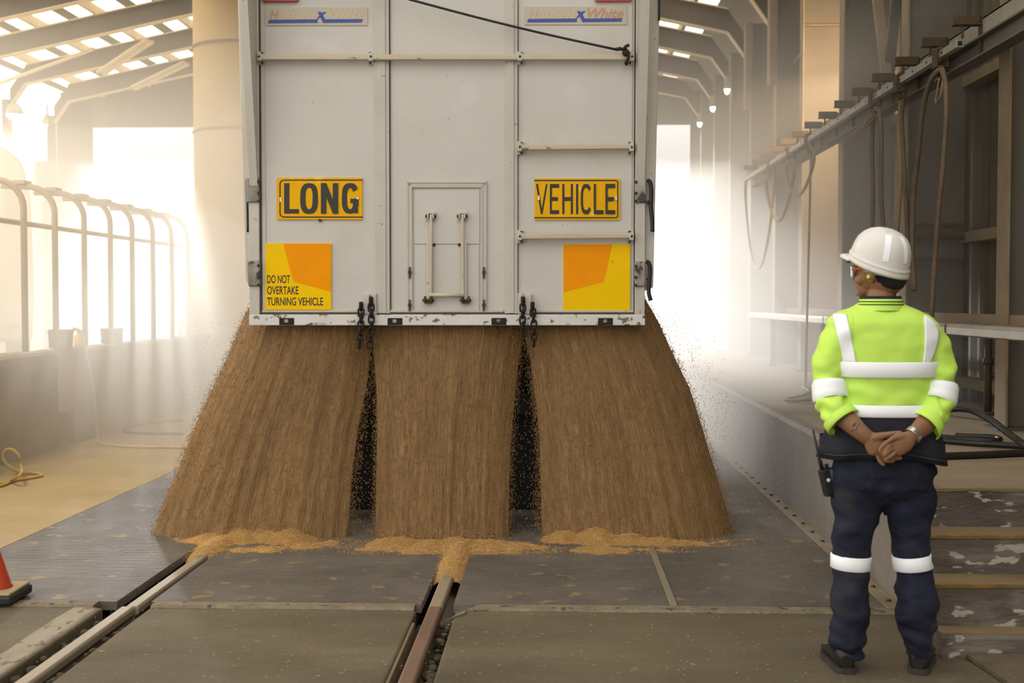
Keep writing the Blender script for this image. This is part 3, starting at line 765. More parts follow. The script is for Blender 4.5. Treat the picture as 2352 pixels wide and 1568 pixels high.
# tipped body, chassis and wheels behind the grain
b0, b1 = gpt(578, 700).x, gpt(1478, 700).x
zf = gpt(1028, 722).z
tilt = Matrix.Rotation(math.radians(13), 4, 'X'); T = Matrix.Translation((0, .10, zf)) @ tilt
m = MB(); m.box((b0, .30, -.02), (b1, 5.2, .06), T); m.box((b0, .05, .0), (b0 + .05, 5.2, 2.35), T); m.box((b1 - .05, .05, .0), (b1, 5.2, 2.35), T); m.box((b0, 5.15, 0), (b1, 5.2, 2.35), T)
m.build('tipping_body', M['gateframe'], trailer)
m = MB(); m.box((-.55, .9, .86), (-.38, 5.4, 1.10)); m.box((.38, .9, .86), (.55, 5.4, 1.10)); m.box((-.55, .9, .88), (.55, 1.0, 1.06)); m.lathe((0, 1.75, .52), [(.07, -1.1), (.07, 1.1)], 12, 'x'); m.lathe((0, 3.05, .52), [(.07, -1.1), (.07, 1.1)], 12, 'x')
m.box((-1.15, .62, .72), (1.15, .72, .86))
m.build('chassis', M['black'], trailer)
for s in (-1, 1):
    for y in (1.75, 3.05):
        for x in (.72, 1.04):
            m = MB(); m.lathe((s*x, y, .52), [(.27, -.13), (.46, -.14), (.515, -.11), (.52, 0), (.515, .11), (.46, .14), (.27, .13)], 32, 'x'); w = m.build('wheel', M['black'], trailer)
            m = MB(); m.lathe((s*x, y, .52), [(.09, -.1), (.27, -.12), (.26, -.06), (.26, .06), (.27, .12), (.09, .1)], 24, 'x'); m.build('wheel_rim', M['grime'], w)
    m = MB(); m.box((s*.14, .86, .02), (s*1.22, .875, 1.50)); m.build('shade_sheet', M['black'], trailer)  # black sheet added as the shade under the trailer, hiding bright haze
# ------------------------------------------------------------------ the pouring grain
def grainmat(name, c1, c2, c3, sx, sy, uv=True, bump=.6):
    m = bpy.data.materials.new(name); m.use_nodes = True; nt = m.node_tree; N, L = nt.nodes, nt.links; b = N['Principled BSDF']
    b.inputs['Roughness'].default_value = .75; b.inputs['Specular IOR Level'].default_value = .25
    tc = N.new('ShaderNodeTexCoord'); mp = N.new('ShaderNodeMapping'); mp.inputs['Scale'].default_value = (sx, sy, sx)
    L.new(tc.outputs['UV' if uv else 'Object'], mp.inputs['Vector'])
    n1 = N.new('ShaderNodeTexNoise'); n1.inputs['Scale'].default_value = 1; n1.inputs['Detail'].default_value = 3; n1.inputs['Roughness'].default_value = .6
    L.new(mp.outputs['Vector'], n1.inputs['Vector'])
    rp = N.new('ShaderNodeValToRGB'); e = rp.color_ramp.elements; e[0].position = .30; e[0].color = (*c2, 1); e[1].position = .72; e[1].color = (*c3, 1); k = e.new(.52); k.color = (*c1, 1)
    L.new(n1.outputs['Fac'], rp.inputs['Fac'])
    n2 = N.new('ShaderNodeTexNoise'); n2.inputs['Scale'].default_value = 1; n2.inputs['Detail'].default_value = 2
    mp2 = N.new('ShaderNodeMapping'); mp2.inputs['Scale'].default_value = (sx*.075, sy*.16, sx*.075); L.new(tc.outputs['UV' if uv else 'Object'], mp2.inputs['Vector']); L.new(mp2.outputs['Vector'], n2.inputs['Vector'])
    mr = N.new('ShaderNodeMapRange'); mr.inputs['From Min'].default_value = .3; mr.inputs['From Max'].default_value = .7; mr.inputs['To Min'].default_value = .82; mr.inputs['To Max'].default_value = 1.14; L.new(n2.outputs['Fac'], mr.inputs['Value'])
    mx = N.new('ShaderNodeVectorMath'); mx.operation = 'SCALE'; L.new(rp.outputs['Color'], mx.inputs[0]); L.new(mr.outputs['Result'], mx.inputs['Scale'])
    L.new(mx.outputs['Vector'], b.inputs['Base Color'])
    bp = N.new('ShaderNodeBump'); bp.inputs['Strength'].default_value = bump; bp.inputs['Distance'].default_value = .012
    L.new(n1.outputs['Fac'], bp.inputs['Height']); L.new(bp.outputs['Normal'], b.inputs['Normal'])
    return m
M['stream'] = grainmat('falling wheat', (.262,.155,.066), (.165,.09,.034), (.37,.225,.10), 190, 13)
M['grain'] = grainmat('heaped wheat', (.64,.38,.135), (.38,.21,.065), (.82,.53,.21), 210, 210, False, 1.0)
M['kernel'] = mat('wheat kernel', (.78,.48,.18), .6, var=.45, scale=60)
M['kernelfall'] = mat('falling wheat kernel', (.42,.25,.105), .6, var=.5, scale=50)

def mesh_np(name, V, Fq, m, parent=None):
    me = bpy.data.meshes.new(name); k = Fq.shape[1]
    me.vertices.add(len(V)); me.vertices.foreach_set('co', V.astype(np.float32).ravel())
    me.loops.add(Fq.size); me.loops.foreach_set('vertex_index', Fq.astype(np.int32).ravel())
    me.polygons.add(len(Fq)); me.polygons.foreach_set('loop_start', np.arange(0, Fq.size, k, dtype=np.int32))
    me.update(calc_edges=True); me.materials.append(m)
    o = bpy.data.objects.new(name, me); COL.objects.link(o); o.parent = parent
    return o
_KV = np.array([(0,0,-1),(1,0,-.15),(0,1,-.15),(-1,0,-.15),(0,-1,-.15),(.75,0,.5),(0,.75,.5),(-.75,0,.5),(0,-.75,.5),(0,0,1)], float)
_KF = np.array([(0,2,1),(0,3,2),(0,4,3),(0,1,4),(1,2,6),(1,6,5),(2,3,7),(2,7,6),(3,4,8),(3,8,7),(4,1,5),(4,5,8),(5,6,9),(6,7,9),(7,8,9),(8,5,9)])
def kernels(P, D, ln, wd):
    """P: n x 3 places, D: n x 3 long axes"""
    n = len(P); D = D/np.linalg.norm(D, axis=1, keepdims=True)
    ref = np.where(np.abs(D[:, 2:3]) < .9, np.array([[0, 0, 1.]]), np.array([[1., 0, 0]]))
    A = np.cross(D, ref); A /= np.linalg.norm(A, axis=1, keepdims=True); B = np.cross(D, A)
    l = (ln*RNG.uniform(.75, 1.2, n)/2)[:, None, None]; w = (wd*RNG.uniform(.8, 1.2, n)/2)[:, None, None]
    V = P[:, None, :] + A[:, None, :]*_KV[None, :, 0:1]*w + B[:, None, :]*_KV[None, :, 1:2]*w + D[:, None, :]*_KV[None, :, 2:3]*l
    Fq = _KF[None] + (np.arange(n)*10)[:, None, None]
    return V.reshape(-1, 3), Fq.reshape(-1, 3)

EDGE = {
 'left': ([(640,578),(670,567),(745,530),(830,497),(900,465),(980,432),(1070,400),(1150,370),(1240,343)],
          [(640,850),(700,850),(785,850),(815,844),(900,834),(1000,816),(1100,806),(1240,799)]),
 'mid':  ([(640,846),(700,846),(785,847),(815,851),(900,859),(1000,862),(1240,863)],
          [(640,1205),(700,1205),(770,1205),(800,1199),(830,1193),(900,1184),(1000,1175),(1100,1170),(1240,1168)]),
 'right':([(640,1203),(700,1203),(770,1204),(800,1211),(830,1219),(930,1232),(1010,1240),(1240,1245)],
          [(640,1478),(672,1487),(700,1502),(745,1527),(820,1560),(900,1597),(975,1620),(1070,1646),(1150,1668),(1245,1692)]),
}
def sheet_pt(side, s, py):
    """point of the stream's front at s (0 left .. 1 right) and picture height py"""
    l, r = interp(EDGE[side][0], py)[0], interp(EDGE[side][1], py)[0]
    t = (py - 640)/600.
    base = .085 - .24*t**1.7
    e = abs(2*s - 1); outer = {'left': s < .5, 'right': s > .5, 'mid': False}[side]
    base += (.22 if outer else .12)*e**3
    p = gpt(lerp(l, r, s), py, 0); k = (GD + base)/GD
    return Vector((p.x*1.0, base, p.z)), t
def stream(side, label):
    ns, nt = 90, 70; V, UV = [], []
    for i in range(nt + 1):
        py = lerp(640, 1243, i/nt)
        for j in range(ns + 1):
            s = j/ns; p, t = sheet_pt(side, s, py)
            q = s*14; d = .022*t*noise.noise((q*1.6, t*1.4, 3 + len(side))) + .008*noise.noise((q*6, t*3, 7))
            p.y += d; V.append(p); UV.append((s*{'left': 1.05, 'mid': .85, 'right': 1.1}[side], t))
    nf = len(V)
    for i in range(nt + 1):
        py = lerp(640, 1243, i/nt)
        for j in range(ns + 1):
            s = j/ns; p = V[i*(ns+1) + j].copy(); e = abs(2*s - 1); p.y += .02 + .22*(1 - e**4); V.append(p); UV.append(UV[i*(ns+1) + j])
    Fq = []
    W1 = ns + 1
    for i in range(nt):
        for j in range(ns):
            a = i*W1 + j; Fq.append((a, a+1, a+1+W1, a+W1)); Fq.append((nf+a, nf+a+W1, nf+a+1+W1, nf+a+1))
        for j in (0, ns):
            a = i*W1 + j; Fq.append((a, a+W1, nf+a+W1, nf+a))
    for j in range(ns):
        for i in (0, nt):
            a = i*W1 + j; Fq.append((a, a+1, nf+a+1, nf+a))
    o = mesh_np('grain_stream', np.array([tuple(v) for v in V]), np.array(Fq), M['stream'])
    ul = o.data.uv_layers.new(name='UVMap'); li = np.empty(len(o.data.loops), np.int32); o.data.loops.foreach_get('vertex_index', li)
    ul.data.foreach_set('uv', np.array(UV, np.float32)[li].ravel()); o.data.polygons.foreach_set('use_smooth', [True]*len(o.data.polygons))
    bm = bmesh.new(); bm.from_mesh(o.data); bmesh.ops.recalc_face_normals(bm, faces=bm.faces); bm.to_mesh(o.data); bm.free()
    # single kernels over the front and the ragged edges
    P, D = [], []
    for k in range({'left': 15000, 'mid': 12000, 'right': 16000}[side]):
        edge = random.random() < .35
        s = (random.choice((0, 1)) + random.gauss(0, .022)) if edge else random.random()
        py = 640 + 600*random.random()**.8
        p, t = sheet_pt(side, min(1.06, max(-.06, s)), py); p2, _ = sheet_pt(side, min(1.06, max(-.06, s)), py + 12)
        d = p2 - p + Vector((random.gauss(0, .004), random.gauss(0, .004), 0))
        P.append(p + Vector((0, -abs(random.gauss(.004, .012)) if not edge else random.gauss(.03, .05), 0))); D.append(d)
    kv, kf = kernels(np.array([tuple(p) for p in P]), np.array([tuple(d) for d in D]), .0125, .0030)
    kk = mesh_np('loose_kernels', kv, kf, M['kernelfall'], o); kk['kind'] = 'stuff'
    o.location = TO; o.rotation_euler = (0, 0, YAW)
    return tag(o, label, 'grain', kind='stuff')
stream('left', 'left curtain of brown wheat pouring from below the DO NOT OVERTAKE board')
stream('mid', 'middle curtain of brown wheat pouring between the two chain pairs')
stream('right', 'right curtain of brown wheat pouring below the orange board')

# heaps on the grates: low mounds of kernels
def heap(blobs, n, label, spread=.05):
    """blobs: (px, py, radius x, radius y, height) on the ground"""
    B = []
    for px, py, rx, ry, h in blobs:
        c = at_z(px, py, 0); B.append((c.x, c.y, rx, ry, h))
    x0 = min(b[0]-b[2]*1.7 for b in B); x1 = max(b[0]+b[2]*1.7 for b in B); y0 = min(b[1]-b[3]*1.7 for b in B); y1 = max(b[1]+b[3]*1.7 for b in B)
    def hh(x, y):
        z = max(b[4]*math.exp(-1.1*(((x-b[0])/b[2])**2 + ((y-b[1])/b[3])**2)) for b in B)
        w = noise.noise((x*9, y*9, 1))*.014 + noise.noise((x*24, y*24, 5))*.008
        return z + w - .017
    nx = int((x1-x0)/.02); ny = int((y1-y0)/.02); V = []; Fq = []
    for i in range(ny + 1):
        for j in range(nx + 1):
            x, y = lerp(x0, x1, j/nx), lerp(y0, y1, i/ny); V.append((x, y, max(hh(x, y), -.012)))
    for i in range(ny):
        for j in range(nx):
            q = (i*(nx+1)+j, i*(nx+1)+j+1, (i+1)*(nx+1)+j+1, (i+1)*(nx+1)+j)
            if max(V[k][2] for k in q) > -.0115: Fq.append(q)
    o = mesh_np('grain_heap', np.array(V), np.array(Fq), M['grain']); o.data.polygons.foreach_set('use_smooth', [True]*len(o.data.polygons))
    P, D = [], []
    while len(P) < n:
        b = random.choice(B); r = random.random()**.6*1.45; a = random.random()*2*PI
        x, y = b[0] + b[2]*r*math.cos(a), b[1] + b[3]*r*math.sin(a); z = hh(x, y)
        if z < 0 and random.random() < .75: continue
        fly = abs(random.gauss(0, spread)) if random.random() < .10 and z > .02 else 0
        P.append((x, y, max(z, .001) + .0025 + fly)); D.append((random.gauss(0, 1), random.gauss(0, 1), random.gauss(0, .35 if not fly else 1)))
    kv, kf = kernels(np.array(P), np.array(D), .0078, .0033)
    kk = mesh_np('loose_kernels', kv, kf, M['kernel'], o); kk['kind'] = 'stuff'
    return tag(o, label, 'grain', kind='stuff')
heap([(500,1240,.20,.16,.06),(560,1236,.17,.14,.11),(610,1236,.16,.13,.10),(665,1240,.15,.13,.085),(590,1262,.22,.10,.035),(700,1254,.20,.10,.03),(760,1246,.16,.10,.02)], 9000, 'golden heap of spilt wheat between the left rail and the first gap')
heap([(850,1262,.14,.11,.02),(915,1252,.20,.15,.065),(985,1254,.22,.16,.05),(1050,1254,.20,.16,.06),(1120,1254,.22,.16,.05),(1185,1258,.18,.13,.035),(1235,1262,.12,.09,.018),(960,1268,.30,.08,.025),(1120,1268,.28,.08,.025)], 12000, 'golden heap of spilt wheat lying across the middle rail')
heap([(1300,1238,.14,.12,.075),(1370,1240,.18,.14,.085),(1440,1242,.16,.13,.065),(1500,1246,.22,.13,.045),(1570,1248,.22,.12,.03),(1640,1246,.18,.10,.015),(1385,1264,.22,.10,.04),(1500,1264,.2,.08,.02)], 10000, 'golden heap of spilt wheat right of the second gap')
# grain lying along the rails in front of the heaps
def trail(x, y0, y1, w, label):
    V = []; Fq = []; n = 46; mres = 12
    for i in range(n + 1):
        y = lerp(y0, y1, i/n); f = min(1, (i/n)*3)**.6
        for j in range(mres + 1):
            u = lerp(-1, 1, j/mres); V.append((x + u*w, y + .02*noise.noise((u*3, y*9, 2)), (.030*f)*(1 - u*u) + .008*noise.noise((u*4, y*14, 0)) + (-.02 if i == 0 else -.008) - .03*u*u*(1 - f)))
    for i in range(n):
        for j in range(mres): a = i*(mres+1)+j; Fq.append((a, a+1, a+mres+2, a+mres+1))
    o = mesh_np('grain_trail', np.array(V), np.array(Fq), M['grain']); o.data.polygons.foreach_set('use_smooth', [True]*len(o.data.polygons))
    P, D = [], []
    for k in range(2600):
        i = random.random()**.8; u = random.gauss(0, .5); y = lerp(y0 - .05, y1, i); f = min(1, max(0, i*3))**.6
        P.append((x + u*w, y, max(-.04, .030*f*(1-u*u) + .004 - .03*u*u*(1-f)) + .002)); D.append((random.gauss(0, 1), random.gauss(0, 1), random.gauss(0, .3)))
    kv, kf = kernels(np.array(P), np.array(D), .0078, .0033); kk = mesh_np('loose_kernels', kv, kf, M['kernel'], o); kk['kind'] = 'stuff'
    return tag(o, label, 'grain', kind='stuff')
trail(RAILL + .015, at_z(440, 1277, 0).y, at_z(480, 1240, 0).y, .10, 'trail of wheat lying on the left rail')
trail(RAILC + .005, at_z(1030, 1325, 0).y, at_z(1050, 1250, 0).y, .085, 'trail of wheat lying on the middle rail')
# sparse kernels strewn over grates and apron, and in flight round the curtains
P, D = [], []
for k in range(900):
    px, py = random.uniform(60, 1900), random.uniform(1160, 1300) if random.random() < .7 else random.uniform(1300, 1560)
    c = at_z(px, py, 0)
    if c.x > KX - .1: continue
    P.append((c.x, c.y, .008 if c.y < APY else .004)); D.append((random.gauss(0, 1), random.gauss(0, .5), .1))
for k in range(1000):
    side = 0 if random.random() < .12 else 1; py = random.uniform(720, 1235); l = interp(EDGE['left'][0], py)[0] if side == 0 else interp(EDGE['right'][1], py)[0]
    px = l + (-1 if side == 0 else 1)*abs(random.gauss(0, 30 + (py - 700)*.10)); g = gpt(px, py, 0)
    w = trailer.location + _rt*g.x + _fw*random.gauss(-.05, .15); P.append((w.x, w.y, max(.01, g.z))); D.append((random.gauss(0, .6), random.gauss(0, .3), 1))
for k in range(800):
    px, py = random.choice((random.gauss(832, 20), random.gauss(1207, 26))), random.uniform(760, 1240)
    g = gpt(px, py, 0); w = trailer.location + _rt*g.x + _fw*random.gauss(.08, .10); P.append((w.x, w.y, max(.01, g.z))); D.append((random.gauss(0, .3), random.gauss(0, .3), 1))
kv, kf = kernels(np.array(P), np.array(D), .0095, .0032)
tag(mesh_np('stray_kernels', kv, kf, M['kernel']), 'single wheat kernels flying and strewn round the pouring grain', 'grain', kind='stuff')
# ------------------------------------------------------------------ the worker
PD = 4.94
_pf = at_z(2030, 1541, 0); PY0 = _pf.y
PX0 = _pf.x
def pp(px, py, dy=0.0):
    """person-local point of a picture point, dy metres beyond (+) or before (-) the plane of the body's middle"""
    d = ray(px, py); t = (PY0 + dy)/d.y; p = CAMP + d*t
    return Vector((p.x - PX0, dy, p.z))
K = 1/ (F/PY0)                    # metres per picture pixel at the worker
person = empty('person', (PX0, PY0, 0))
tag(person, 'person seen from behind in hard hat, hi-vis shirt and navy trousers, hands clasped', 'person')

skin = mat('brown skin', (.27,.135,.07), .5, var=.18, scale=14, bump=.05, bscale=150)
M['skin'] = skin
M['hivis'] = mat('hi-vis yellow green cloth', (.58,.88,.13), .8, var=.06, scale=5, bump=.12, bscale=160)
M['navy'] = mat('navy shirt cloth', (.016,.016,.026), .85, var=.3, scale=6, bump=.2, bscale=180)
M['trouser'] = mat('navy work trousers', (.0105,.0135,.034), .85, var=.35, scale=5, bump=.25, bscale=170, spots=[((.060,.050,.038), 4.6, .56, .25)])
M['tape'] = mat('silver white reflective tape', (.92,.96,1.0), .5, var=.01, scale=20)
M['helmet'] = mat('scuffed white helmet shell', (.72,.70,.67), .35, var=.08, scale=12, spots=[((.45,.38,.28), 20, .66, .06)])
M['hair'] = mat('black hair', (.010,.008,.007), .55, var=.5, scale=80, bump=1, bscale=260)
M['boot'] = mat('black work boot leather', (.020,.018,.016), .32, var=.4, scale=12)
M['sole'] = flat('dusty sole edge', (.035,.030,.025), .8)
M['orangeplastic'] = flat('orange spectacle arm', (.55,.07,.012), .4)
M['plugyellow'] = flat('yellow green ear plug', (.50,.78,.02), .6)
M['watch'] = flat('steel watch band', (.55,.52,.48), .28, .9)
M['tattoo'] = flat('tattoo ink', (.055,.04,.045), .6)
M['thread'] = flat('green seam thread', (.07,.085,.045), .8)

def remesh(mb, name, m, parent, voxel, wr=0.0, seed=0, smooth=6):
    """joins overlapping shapes into one continuous skin and works folds into it"""
    me = bpy.data.meshes.new(name); me.from_pydata(mb.v, [], mb.f)
    bm = bmesh.new(); bm.from_mesh(me); bmesh.ops.recalc_face_normals(bm, faces=bm.faces); bm.to_mesh(me); bm.free()
    o = bpy.data.objects.new(name, me); COL.objects.link(o)
    r = o.modifiers.new('r', 'REMESH'); r.mode = 'VOXEL'; r.voxel_size = voxel
    s = o.modifiers.new('s', 'SMOOTH'); s.factor = .5; s.iterations = smooth
    dg = bpy.context.evaluated_depsgraph_get(); dg.update()
    me2 = bpy.data.meshes.new_from_object(o.evaluated_get(dg)); bpy.data.objects.remove(o)
    if callable(wr):
        nn = [v.normal.copy() for v in me2.vertices]; cc = [v.co + q*wr(v.co) for v, q in zip(me2.vertices, nn)]
        me2.vertices.foreach_set('co', np.array([tuple(c) for c in cc], np.float32).ravel())
    me2.materials.clear(); me2.materials.append(m); me2.polygons.foreach_set('use_smooth', [True]*len(me2.polygons)); me2.update()
    o = bpy.data.objects.new(name, me2); COL.objects.link(o); o.parent = parent; o.name = name
    return o
def ring(c, rx, ry, n=28, e=1.0, ax=None):
    """ellipse round c in the plane across axis ax"""
    out = []
    if ax is None: a, b = Vector((1,0,0)), Vector((0,1,0))
    else:
        t = Vector(ax).normalized(); b = Vector((0,1,0)); a = b.cross(t).normalized(); b = t.cross(a).normalized()
    for k in range(n):
        u = 2*PI*k/n; x, y = math.cos(u), math.sin(u)
        out.append(Vector(c) + a*(rx*math.copysign(abs(x)**e, x)) + b*(ry*math.copysign(abs(y)**e, y)))
    return out
def limb(m, pts, n=20):
    """pts: (point, rx, ry); cross rings follow the limb"""
    P = [Vector(p[0]) for p in pts]; dense = []
    S = spline(P, 5); R = spline([Vector((p[1], p[2], 0)) for p in pts], 5)
    rings = []
    for i in range(len(S)):
        t = S[min(i+1, len(S)-1)] - S[max(i-1, 0)]; rings.append(ring(S[i], max(.003, R[i].x), max(.003, R[i].y), n, 1, t))
    m.loft(rings, True)
    return S, R
# ---- torso table: picture height -> middle x, half width, half depth, depth of middle
TOR = [(690,2022,46,.070,.015),(702,2023,58,.080,.012),(711,2024,80,.092,.008),(722,2026,106,.104,.004),(738,2028,126,.115,0),(772,2030,136,.125,0),(815,2031,120,.130,0),(870,2031,106,.130,0),(940,2032,104,.128,0),(975,2030,122,.134,0),(1010,2029,134,.140,0),(1046,2030,143,.146,0)]
def torso_ring(py, n=48, off=0.0):
    cx, hw, hd, dy = interp(TOR, py); c = pp(cx, py, 0); c.y = dy
    return ring(c, hw*K + off, hd + off, n, .86)
def fold(co, a, seed, sz=(7, 7, 11)):
    return a*(noise.noise((co.x*sz[0], co.y*sz[1] + seed, co.z*sz[2])) + .5*noise.noise((co.x*19, co.y*15, co.z*24 + seed)))

# ---- shirt: hi-vis body and sleeves as one cloth
LSL = [(pp(1950,768,0), .060,.080), (pp(1922,782,-.005), .068,.076), (pp(1905,826,-.015), .062,.068), (pp(1905,875,-.03), .059,.064), (pp(1909,920,-.055), .060,.063), (pp(1921,950,-.085), .063,.066), (pp(1932,963,-.10), .066,.067)]
RSL = [(pp(2108,768,0), .060,.080), (pp(2138,786,-.005), .068,.076), (pp(2157,832,-.015), .062,.068), (pp(2160,880,-.03), .060,.064), (pp(2153,925,-.055), .062,.064), (pp(2139,958,-.085), .064,.066), (pp(2126,973,-.10), .066,.067)]
m = MB()
m.loft([torso_ring(py) for py in (694, 700, 708, 716, 726, 740, 756, 775, 795, 815, 840, 870, 905, 952)], True)
limb(m, LSL, 24); limb(m, RSL, 24)
shirt = remesh(m, 'shirt', M['hivis'], person, .0085, lambda c: fold(c, .012 if abs(c.x) > .16 else .0055, 3, (8, 7, 13)) + .0045*math.sin(c.z*75 + c.x*18 + 4*noise.noise((c.x*8, c.y*8, c.z*6)))*max(0, 1 - abs(c.z - 1.14)/.14) + (.007*math.sin((c.z + abs(c.x)*.7)*85 + 5*noise.noise((c.x*9, c.y*9, c.z*7)))*max(0, 1 - abs(c.z - 1.10)/.17) if abs(c.x) > .17 else 0), 1, 4)
# cuffs: open rims where the sleeves end
for S, nm in ((LSL, -1), (RSL, 1)):
    a, b = S[-2][0], S[-1][0]; t = (b - a).normalized(); mm = MB()
    mm.loft([ring(b + t*h, r, r, 24, 1, t) for h, r in ((-.02, .070), (.0, .0725), (.016, .074), (.018, .070), (.0, .064))], False)
    mm.build('cuff', M['hivis'], shirt)
# navy lower part of the shirt
mm = MB(); rings = []
for py in (946, 955, 975, 1000, 1025, 1046):
    rr = torso_ring(py, 72, .004 if py > 950 else -.004); f = max(0, (py - 960)/86)
    rr = [p + Vector(((p.x)*.05*f*math.sin(7*math.atan2(p.y, p.x)), p.y*.10*f*math.sin(9*math.atan2(p.y, p.x) + 1), (-.010*f*math.cos(2*math.atan2(p.y, p.x)) - .028*f*max(0, p.x/.25) )*(1 if py > 1020 else .4))) for p in rr]
    rings.append(rr)
rings += [[Vector((p.x*.965, p.y*.95, p.z + .004)) for p in rings[-1]], [Vector((p.x*.95, p.y*.93, p.z + .09)) for p in rings[-1]]]
mm.loft(rings, False); hem = mm.build('shirt_hem', M['navy'], person)
mm = MB(); q = [p + Vector((0, -.003, .020)) for p in rings[5]]; sel = [p for p in q if p.y < -.02]
mm.tube(sorted(sel, key=lambda p: p.x), .0014, 5); mm.build('hem_seam', M['thread'], hem)
# collar
mm = MB()
for z0, w, mk in ((694, 46, 0), ):
    base = pp(2022, 706, .005)
    mm.loft([ring(base + Vector((0, -.004, h)), r, r*1.02, 32) for h, r in ((-.012, .094), (.006, .090), (.022, .086), (.034, .082), (.034, .076), (.0, .080))], False)
collar = mm.build('collar', M['hivis'], shirt)
mm = MB(); mm.loft([ring(base + Vector((0, -.004, h)), r, r*1.02, 32) for h, r in ((.034, .0825), (.046, .079), (.046, .072), (.03, .074))], False); mm.build('collar_trim', M['navy'], collar)
for h, r in ((.012, .0895), (.024, .0865)):
    mm = MB(); mm.tube([p for p in ring(base + Vector((0, -.004, h)), r, r*1.02, 33)] , .0022, 6); mm.build('collar_trim', M['navy'], collar)

# reflective tape laid over the shirt
def yback(x, py, off):
    cx, hw, hd, dy = interp(TOR, py); c = pp(cx, py); u = min(1, abs(x - c.x)/(hw*K)); e = .86
    return dy - hd*(max(0, 1 - u**(2/e)))**(e/2) - off
def tape_patch(pts, off=.005):
    """pts: rows of (left px, right px, py); lies on the back of the shirt"""
    mm = MB(); rows = []
    for xl, xr, py in pts:
        row = []
        for j in range(9):
            p = pp(lerp(xl, xr, j/8), py, -.12); o = Vector((-PX0, -PY0, CAMZ)); dd = (p - o).normalized()
            hit, loc, nrm, _ = shirt.ray_cast(o, dd)
            if hit: row.append(loc - dd*off*.5 + nrm*off*.5)
        if len(row) == 9: rows.append(row)
    mm.loft(rows, False, True, False); o = mm.build('reflective_tape', M['tape'], shirt)
    s = o.modifiers.new('thick', 'SOLIDIFY'); s.thickness = .006; s.offset = 0
    return o
V5 = lambda zx, zy: (1850 + zx/5.2275, 680 + zy/5.2275)
def strap(tab):
    rows = []
    for i in range(25):
        y = lerp(tab[0][0], tab[-1][0], i/24); a, b = interp(tab, y); rows.append((V5(a, y)[0], V5(b, y)[0], V5(a, y)[1]))
    tape_patch(rows)
strap([(165,325,480),(230,335,495),(400,372,535),(600,415,575),(800,455,612)])
strap([(240,1425,1440),(330,1428,1560),(430,1432,1597),(560,1430,1585),(680,1425,1545),(800,1405,1490)])
def hoop(rows, x0=None):
    """full ring round the trunk"""
    mm = MB(); mm.loft([torso_ring(py, 64, off) for py, off in rows], False); o = mm.build('reflective_tape', M['tape'], shirt)
    return o
hoop([(828, .009), (830, .0125), (845, .013), (861, .0125), (863, .009)])
hoop([(925, .007), (926, .0115), (940, .012), (950, .0115), (952, .007)])
def sleeve_tape(S, t0, t1):
    P = spline([s[0] for s in S], 8); R = spline([Vector((s[1], s[2], 0)) for s in S], 8); n = len(P) - 1
    mm = MB(); rr = []
    ks = [t0 + (t1 - t0)*i/6 for i in range(7)]
    for i, k in enumerate(ks):
        a = k*n; j = int(a); f = a - j; p = P[j].lerp(P[min(j+1, n)], f); r = R[j].lerp(R[min(j+1, n)], f); t = P[min(j+2, n)] - P[max(j-1, 0)]
        o = .005 if i in (0, 6) else .011; rr.append(ring(p, r.x + o, r.y + o, 28, 1, t))
    mm.loft(rr, False); mm.build('reflective_tape', M['tape'], shirt)
sleeve_tape(LSL, .50, .665); sleeve_tape(RSL, .505, .67)

# ---- trousers
LEG = [[(1085,1966,60,.095,0),(1120,1965,60,.098,0),(1160,1966,58,.096,0),(1200,1962,54,.090,0),(1240,1959.5,48,.082,.005),(1290,1955,41,.075,.01),(1330,1952.5,43,.080,0),(1400,1952,45,.084,-.012),(1440,1949,43,.078,-.008),(1480,1946,37,.074,0),(1512,1946.5,34,.072,.01)],
       [(1085,2090,60,.095,0),(1120,2089,60,.098,0),(1160,2088,58,.096,0),(1200,2090,53,.090,0),(1240,2093,44,.082,.005),(1290,2095.5,38.5,.075,.01),(1330,2103,47,.080,0),(1400,2104,48,.084,-.012),(1440,2104.5,41,.078,-.008),(1480,2106.5,36,.074,0),(1515,2110,36,.072,.01)]]
m = MB()
def prow(tab, ys, n=30, off=0, e=.95):
    out = []
    for py in ys:
        cx, hw, hd, dy = interp(tab, py); c = pp(cx, py); c.y = dy; out.append(ring(c, hw*K + off, hd + off, n, e))
    return out
HIP = [(1020,2030,100,.115,0),(1050,2030,114,.128,-.005),(1085,2029,120,.132,-.01),(1115,2028,119,.126,-.008),(1135,2028,108,.105,0),(1148,2028,80,.07,0)]
m.loft(prow(HIP, (1020, 1035, 1050, 1070, 1085, 1100, 1115, 1125, 1135, 1148), 40), True)
for t in LEG: m.loft(prow(t, [1085, 1110, 1130, 1160, 1190, 1215, 1240, 1265, 1290, 1310, 1330, 1360, 1390, 1415, 1440, 1460, 1480, 1500, t[-1][0]]), True)
m.sphere(pp(2027, 1138, -.01), (.045, .085, .050), 16, 10)
def trfold(c):
    low = max(0, .42 - c.z)/.42; thigh = max(0, 1 - abs(c.z - .62)/.25)
    return fold(c, (.010 if c.z < .8 else .005) + .012*low, 11, (5, 5, 12)) + .006*low*math.sin(c.z*62 + 9*c.x + 5*noise.noise((c.x*6, c.y*6, c.z*6))) + .010*thigh*noise.noise(((c.x + c.z*math.copysign(.8, c.x))*13, 3, c.z*4)) + .007*(1 - abs(2*abs(noise.noise((c.x*7 + c.z*3, c.y*6, c.z*11))) - .25)*2) - .006
trousers = remesh(m, 'trousers', M['trouser'], person, .009, trfold, 2, 5)
